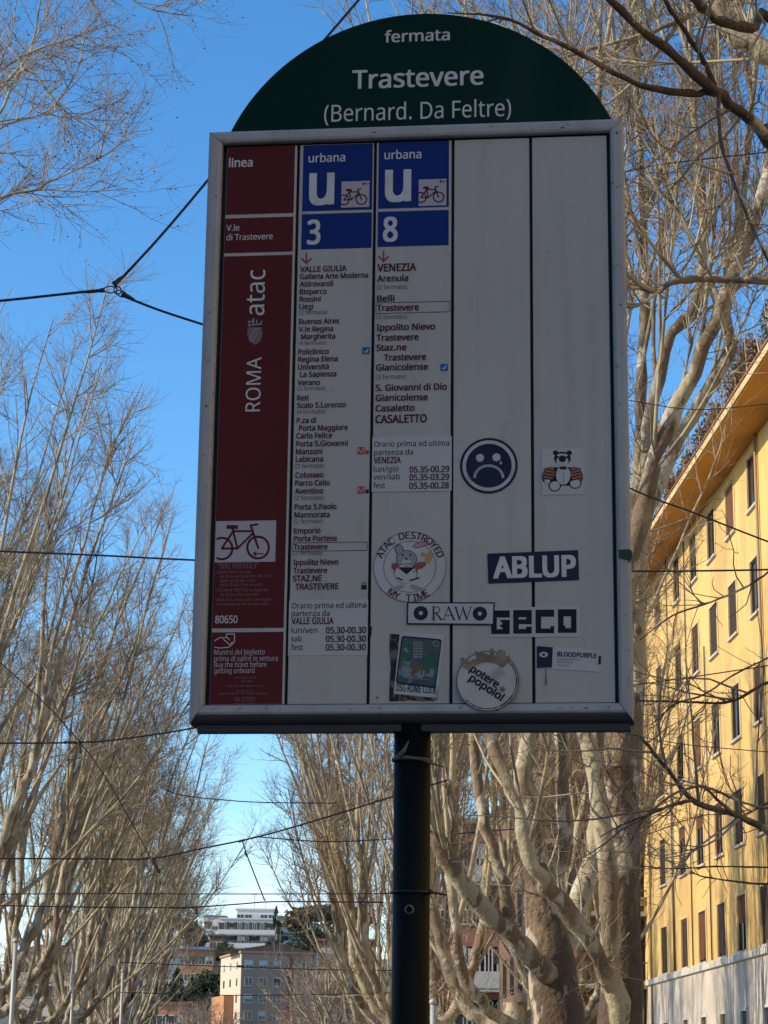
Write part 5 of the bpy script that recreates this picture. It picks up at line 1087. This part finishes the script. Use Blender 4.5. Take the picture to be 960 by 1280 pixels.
wr([(-90,383,DW),(0,376,DW),(130,362,DW)], 1.9); wr([(151,349,DW),(200,296,DW),(260,225,DW),(330,138,DW),(408,47,DW),(450,-2,DW),(520,-85,DW)], 1.9); wr([(156,371,DW),(200,388,DW),(255,406,DW),(330,430,DW+.3),(420,455,DW+.6)], 1.7)
def ringm(cx, cy, a, b, rot, rw):
    mb = MB(); pts = []
    for t in np.linspace(0, 2*pi, 25): x, y = a*cos(t), b*sin(t); pts.append(P(cx+x*cos(rot)-y*sin(rot), cy+x*sin(rot)+y*cos(rot), DW)-J)
    mb.tube(pts, rw/F*DW, 6, caps=False); mb.build('ring', M['wire'], sp, True)
ringm(138,362,8.5,4,0,.8); ringm(147,363,4.6,4.6,0,.9); ringm(151,367,6,3.4,.6,.8)
for a, b, r in (((131,362.5),(106,365.5),2.6),((142,356),(153,346),3.4),((153,367),(168,375),3.0)):
    mb = MB(); A, Bq = P(*a,DW)-J, P(*b,DW)-J; mb.tube([A, A+(Bq-A)*.2, A+(Bq-A)*.25, A+(Bq-A)*.6, Bq], [r*1.3/F*DW, r*1.3/F*DW, r/F*DW, r*.95/F*DW, r*.6/F*DW], 8); mb.build('clamp', M['wiremetal'], sp, True)
wire('thick dark cable crossing the left trees level with the smaller stickers', [(-60,686,24),(0,689,24),(120,694,24),(240,700,24),(500,711,24),(793,714,24),(880,713.5,24),(960,712,24),(1040,709,24)], 1.3)
wire('cable with a dark insulator crossing just below the level of the sign', [(-60,929,30),(0,929,30),(100,928,30),(150,924,30),(237,911,30),(330,892,30)], 1.2, [((78,928,30),(104,928,30),2.2)])
wire('diagonal black cable with insulators descending through the left trees', [(-80,760,26),(38,862,26),(100,928,26),(140,985,26),(190,1075,26),(200,1092,26)], .8, [((98,925,26),(101,942,26),2.2),((189,1072,26),(199,1091,26),2.6)])
wire('black cable rising right from the left trees to behind the pole', [(-60,1072,30),(0,1073,30),(120,1073.5,30),(190,1073,30),(250,1061,30),(305,1050,30),(345,1040,30),(420,1018,30),(490,996,30),(560,975,30)], 1.1, [((176,1073,30),(196,1073,30),1.8),((298,1052,30),(306,1050,30),2)])
wire('short slack wire hanging down below the rising cable', [(303,1051,30),(308,1067,30),(318,1093,30),(331,1126,30)], .9, [((306,1064,30),(309,1071,30),1.6)])
wire('cable ending in an insulator above the hill houses', [(-60,1131,40),(0,1132,40),(120,1134,40),(210,1134.5,40),(245,1134,40),(300,1130,40),(350,1127,40),(480,1128,40)], .9, [((208,1134.5,40),(246,1134.5,40),1.6),((245,1132,40),(245.5,1143,40),2.4)])
wire('thin cable above the hill houses', [(-60,1118,45),(130,1117,45),(300,1117.5,45),(480,1117,45),(545,1116,45)], .7); wire('thin cable crossing the pink block below its roof', [(150,1203,60),(280,1208,60),(400,1212,60),(490,1213,60)], .6, [((296,1207.5,60),(306,1208.5,60),1.8)])
wire('thin cable crossing low over the pink block', [(140,1240,60),(280,1244,60),(400,1243,60),(490,1241,60)], .6); wire('thin cable leaving the left trees for the pole at mid height', [(200,985,35),(228,994,35),(280,1000,35),(330,1003,35),(420,1004,35)], .7)
wire('black cable falling to the right over the yellow building windows', [(700,560,14),(789,611,14),(870,642,14),(960,677,14),(1040,705,14)], 1.2); wire('thin cable across the yellow building below the eaves', [(780,858,22),(860,847,22),(960,832,22),(1040,820,22)], .8)
wire('thin lower cable across the yellow building', [(770,915,22),(793,919,22),(860,931,22),(960,940,22)], .6); wire('thin cable crossing behind the pole and the trunks', [(320,1046,50),(420,1052,50),(560,1043,50),(700,1030,50),(800,1010,50)], .8)
wire('cable emerging right of the sign near its upper corner', [(600,250,20),(780,215,20),(830,205,20),(960,190,20)], .9); wire('thin cable crossing the right trees level with the sad face', [(690,480,22),(785,500,22),(870,512,22),(960,505,22)], .6)
# --- unseen houses and oaks added round the photographer for shade and warm bounce
M['stonewall'] = mat('grey_brown_render', (.20,.17,.14), .9, noise=[(.4,5,.4,.7,(.15,.125,.10),.7)])
def added_house(L, s, length, depth, h, label, side, mw='stonewall'):
    t = thing('added_street_house', (0,0,0), label, 'building'); orient(t, L, s); x0, x1 = (0, depth) if side > 0 else (-depth, 0)
    mb = MB(); mb.box((x0,0,0),(x1,length,h)); mb.build('wall', M[mw], t); mb = MB(); mb.box((x0-.7,-.7,h+.01),(x1+.7,length+.7,h+.4)); mb.build('roof', M['tile'], t)
    for f in range(int((h-4)/3.4)):
        for y in np.arange(3, length-1, 4.2):
            w_ = link('window', wmesh(1.2,1.8,'glass'), t, loc=(0,y,4.6+f*3.4)); w_.rotation_euler = (0,0,-pi/2 if side > 0 else pi/2); link('window_frame', wmesh(1.2,1.8,'sill','window_frame'), w_)
added_house(-21, -19, 26, 12, 21, 'grey brown house row added on the left behind the photographer for shade', -1)  # added row, its length set so its shadow covers the stop
added_house(15, -60, 82, 12, 22, 'ochre house row added on the right behind the photographer for warm bounce', 1, 'yellow')  # added row, ochre so that it bounces warm light onto the sign
M['oakleaf'] = mat('holm_oak_leaves', (.045,.06,.028), .8, noise=[(1,3,.45,.6,(.06,.075,.03),.8)])
for i, (x, y, zc, R_) in enumerate(((-4.4,-3.2,6.0,2.8),(-7.6,-6.4,6.6,3.2))):  # oaks added out of view to cut sky light on the sign
    rng = np.random.default_rng(90+i); t = thing('added_holm_oak', (x,y,.14), ('dense evergreen oak added nearer the road behind the photographer','dense evergreen oak added nearer the houses behind the photographer')[i], 'tree', group='evergreen oaks added to shade the stop')
    mb = MB(); mb.tube([(0,0,-.1),(.1,0,1.5),(0,.1,3),(.1,0,zc)], [.22,.17,.15,.08], 10); mb.build('trunk', M['branch'], t, True)
    cs, rr = [], []
    for k in range(26): d = nrm(rng.normal(size=3))*rng.uniform(.3,1); cs.append((d[0]*R_*.75, d[1]*R_*.75, zc+d[2]*R_*.55)); rr.append((R_*.36,R_*.36,R_*.28))
    leafmass('crown', cs, rr, 420, .16, M['oakleaf'], rng, t)
# --- street poles on the left pavement
M['post'] = mat('pale_grey_post', (.42,.42,.40), .6, .2)
def post(label, px, D, top, r, name='street_pole'):
    q = zfor(px, D, .14); t = thing(name, q, label, 'pole', group='pale poles under the left trees'); mb = MB(); mb.tube([(0,0,0),(0,0,.5)], r*1.5, 12); mb.build('base', M['post'], t, True); z = P(px, top, D)[2]-.14
    mb = MB(); mb.tube([(0,0,.5),(0,0,z*.5),(0,0,z)], [r,r*.9,r*.8], 12); mb.build('shaft', M['post'], t, True); mb = MB(); mb.tube([(0,0,z),(0,0,z+.06),(0,0,z+.1)], [r*1.1,r*1.1,r*.3], 12); mb.build('cap', M['post'], t, True)
post('pale grey pole at the lower left corner', 13, 48, 1178, .06); post('slim pale pole left of the pale forked limbs', 88, 70, 1190, .055); post('slim pale pole below the insulator wires', 150, 75, 1215, .055); post('slim white pole just right of the sign pole', 541, 40, 1255, .06)
print('tris', sum(len(m.loops)-2*len(m.polygons) for m in bpy.data.meshes))
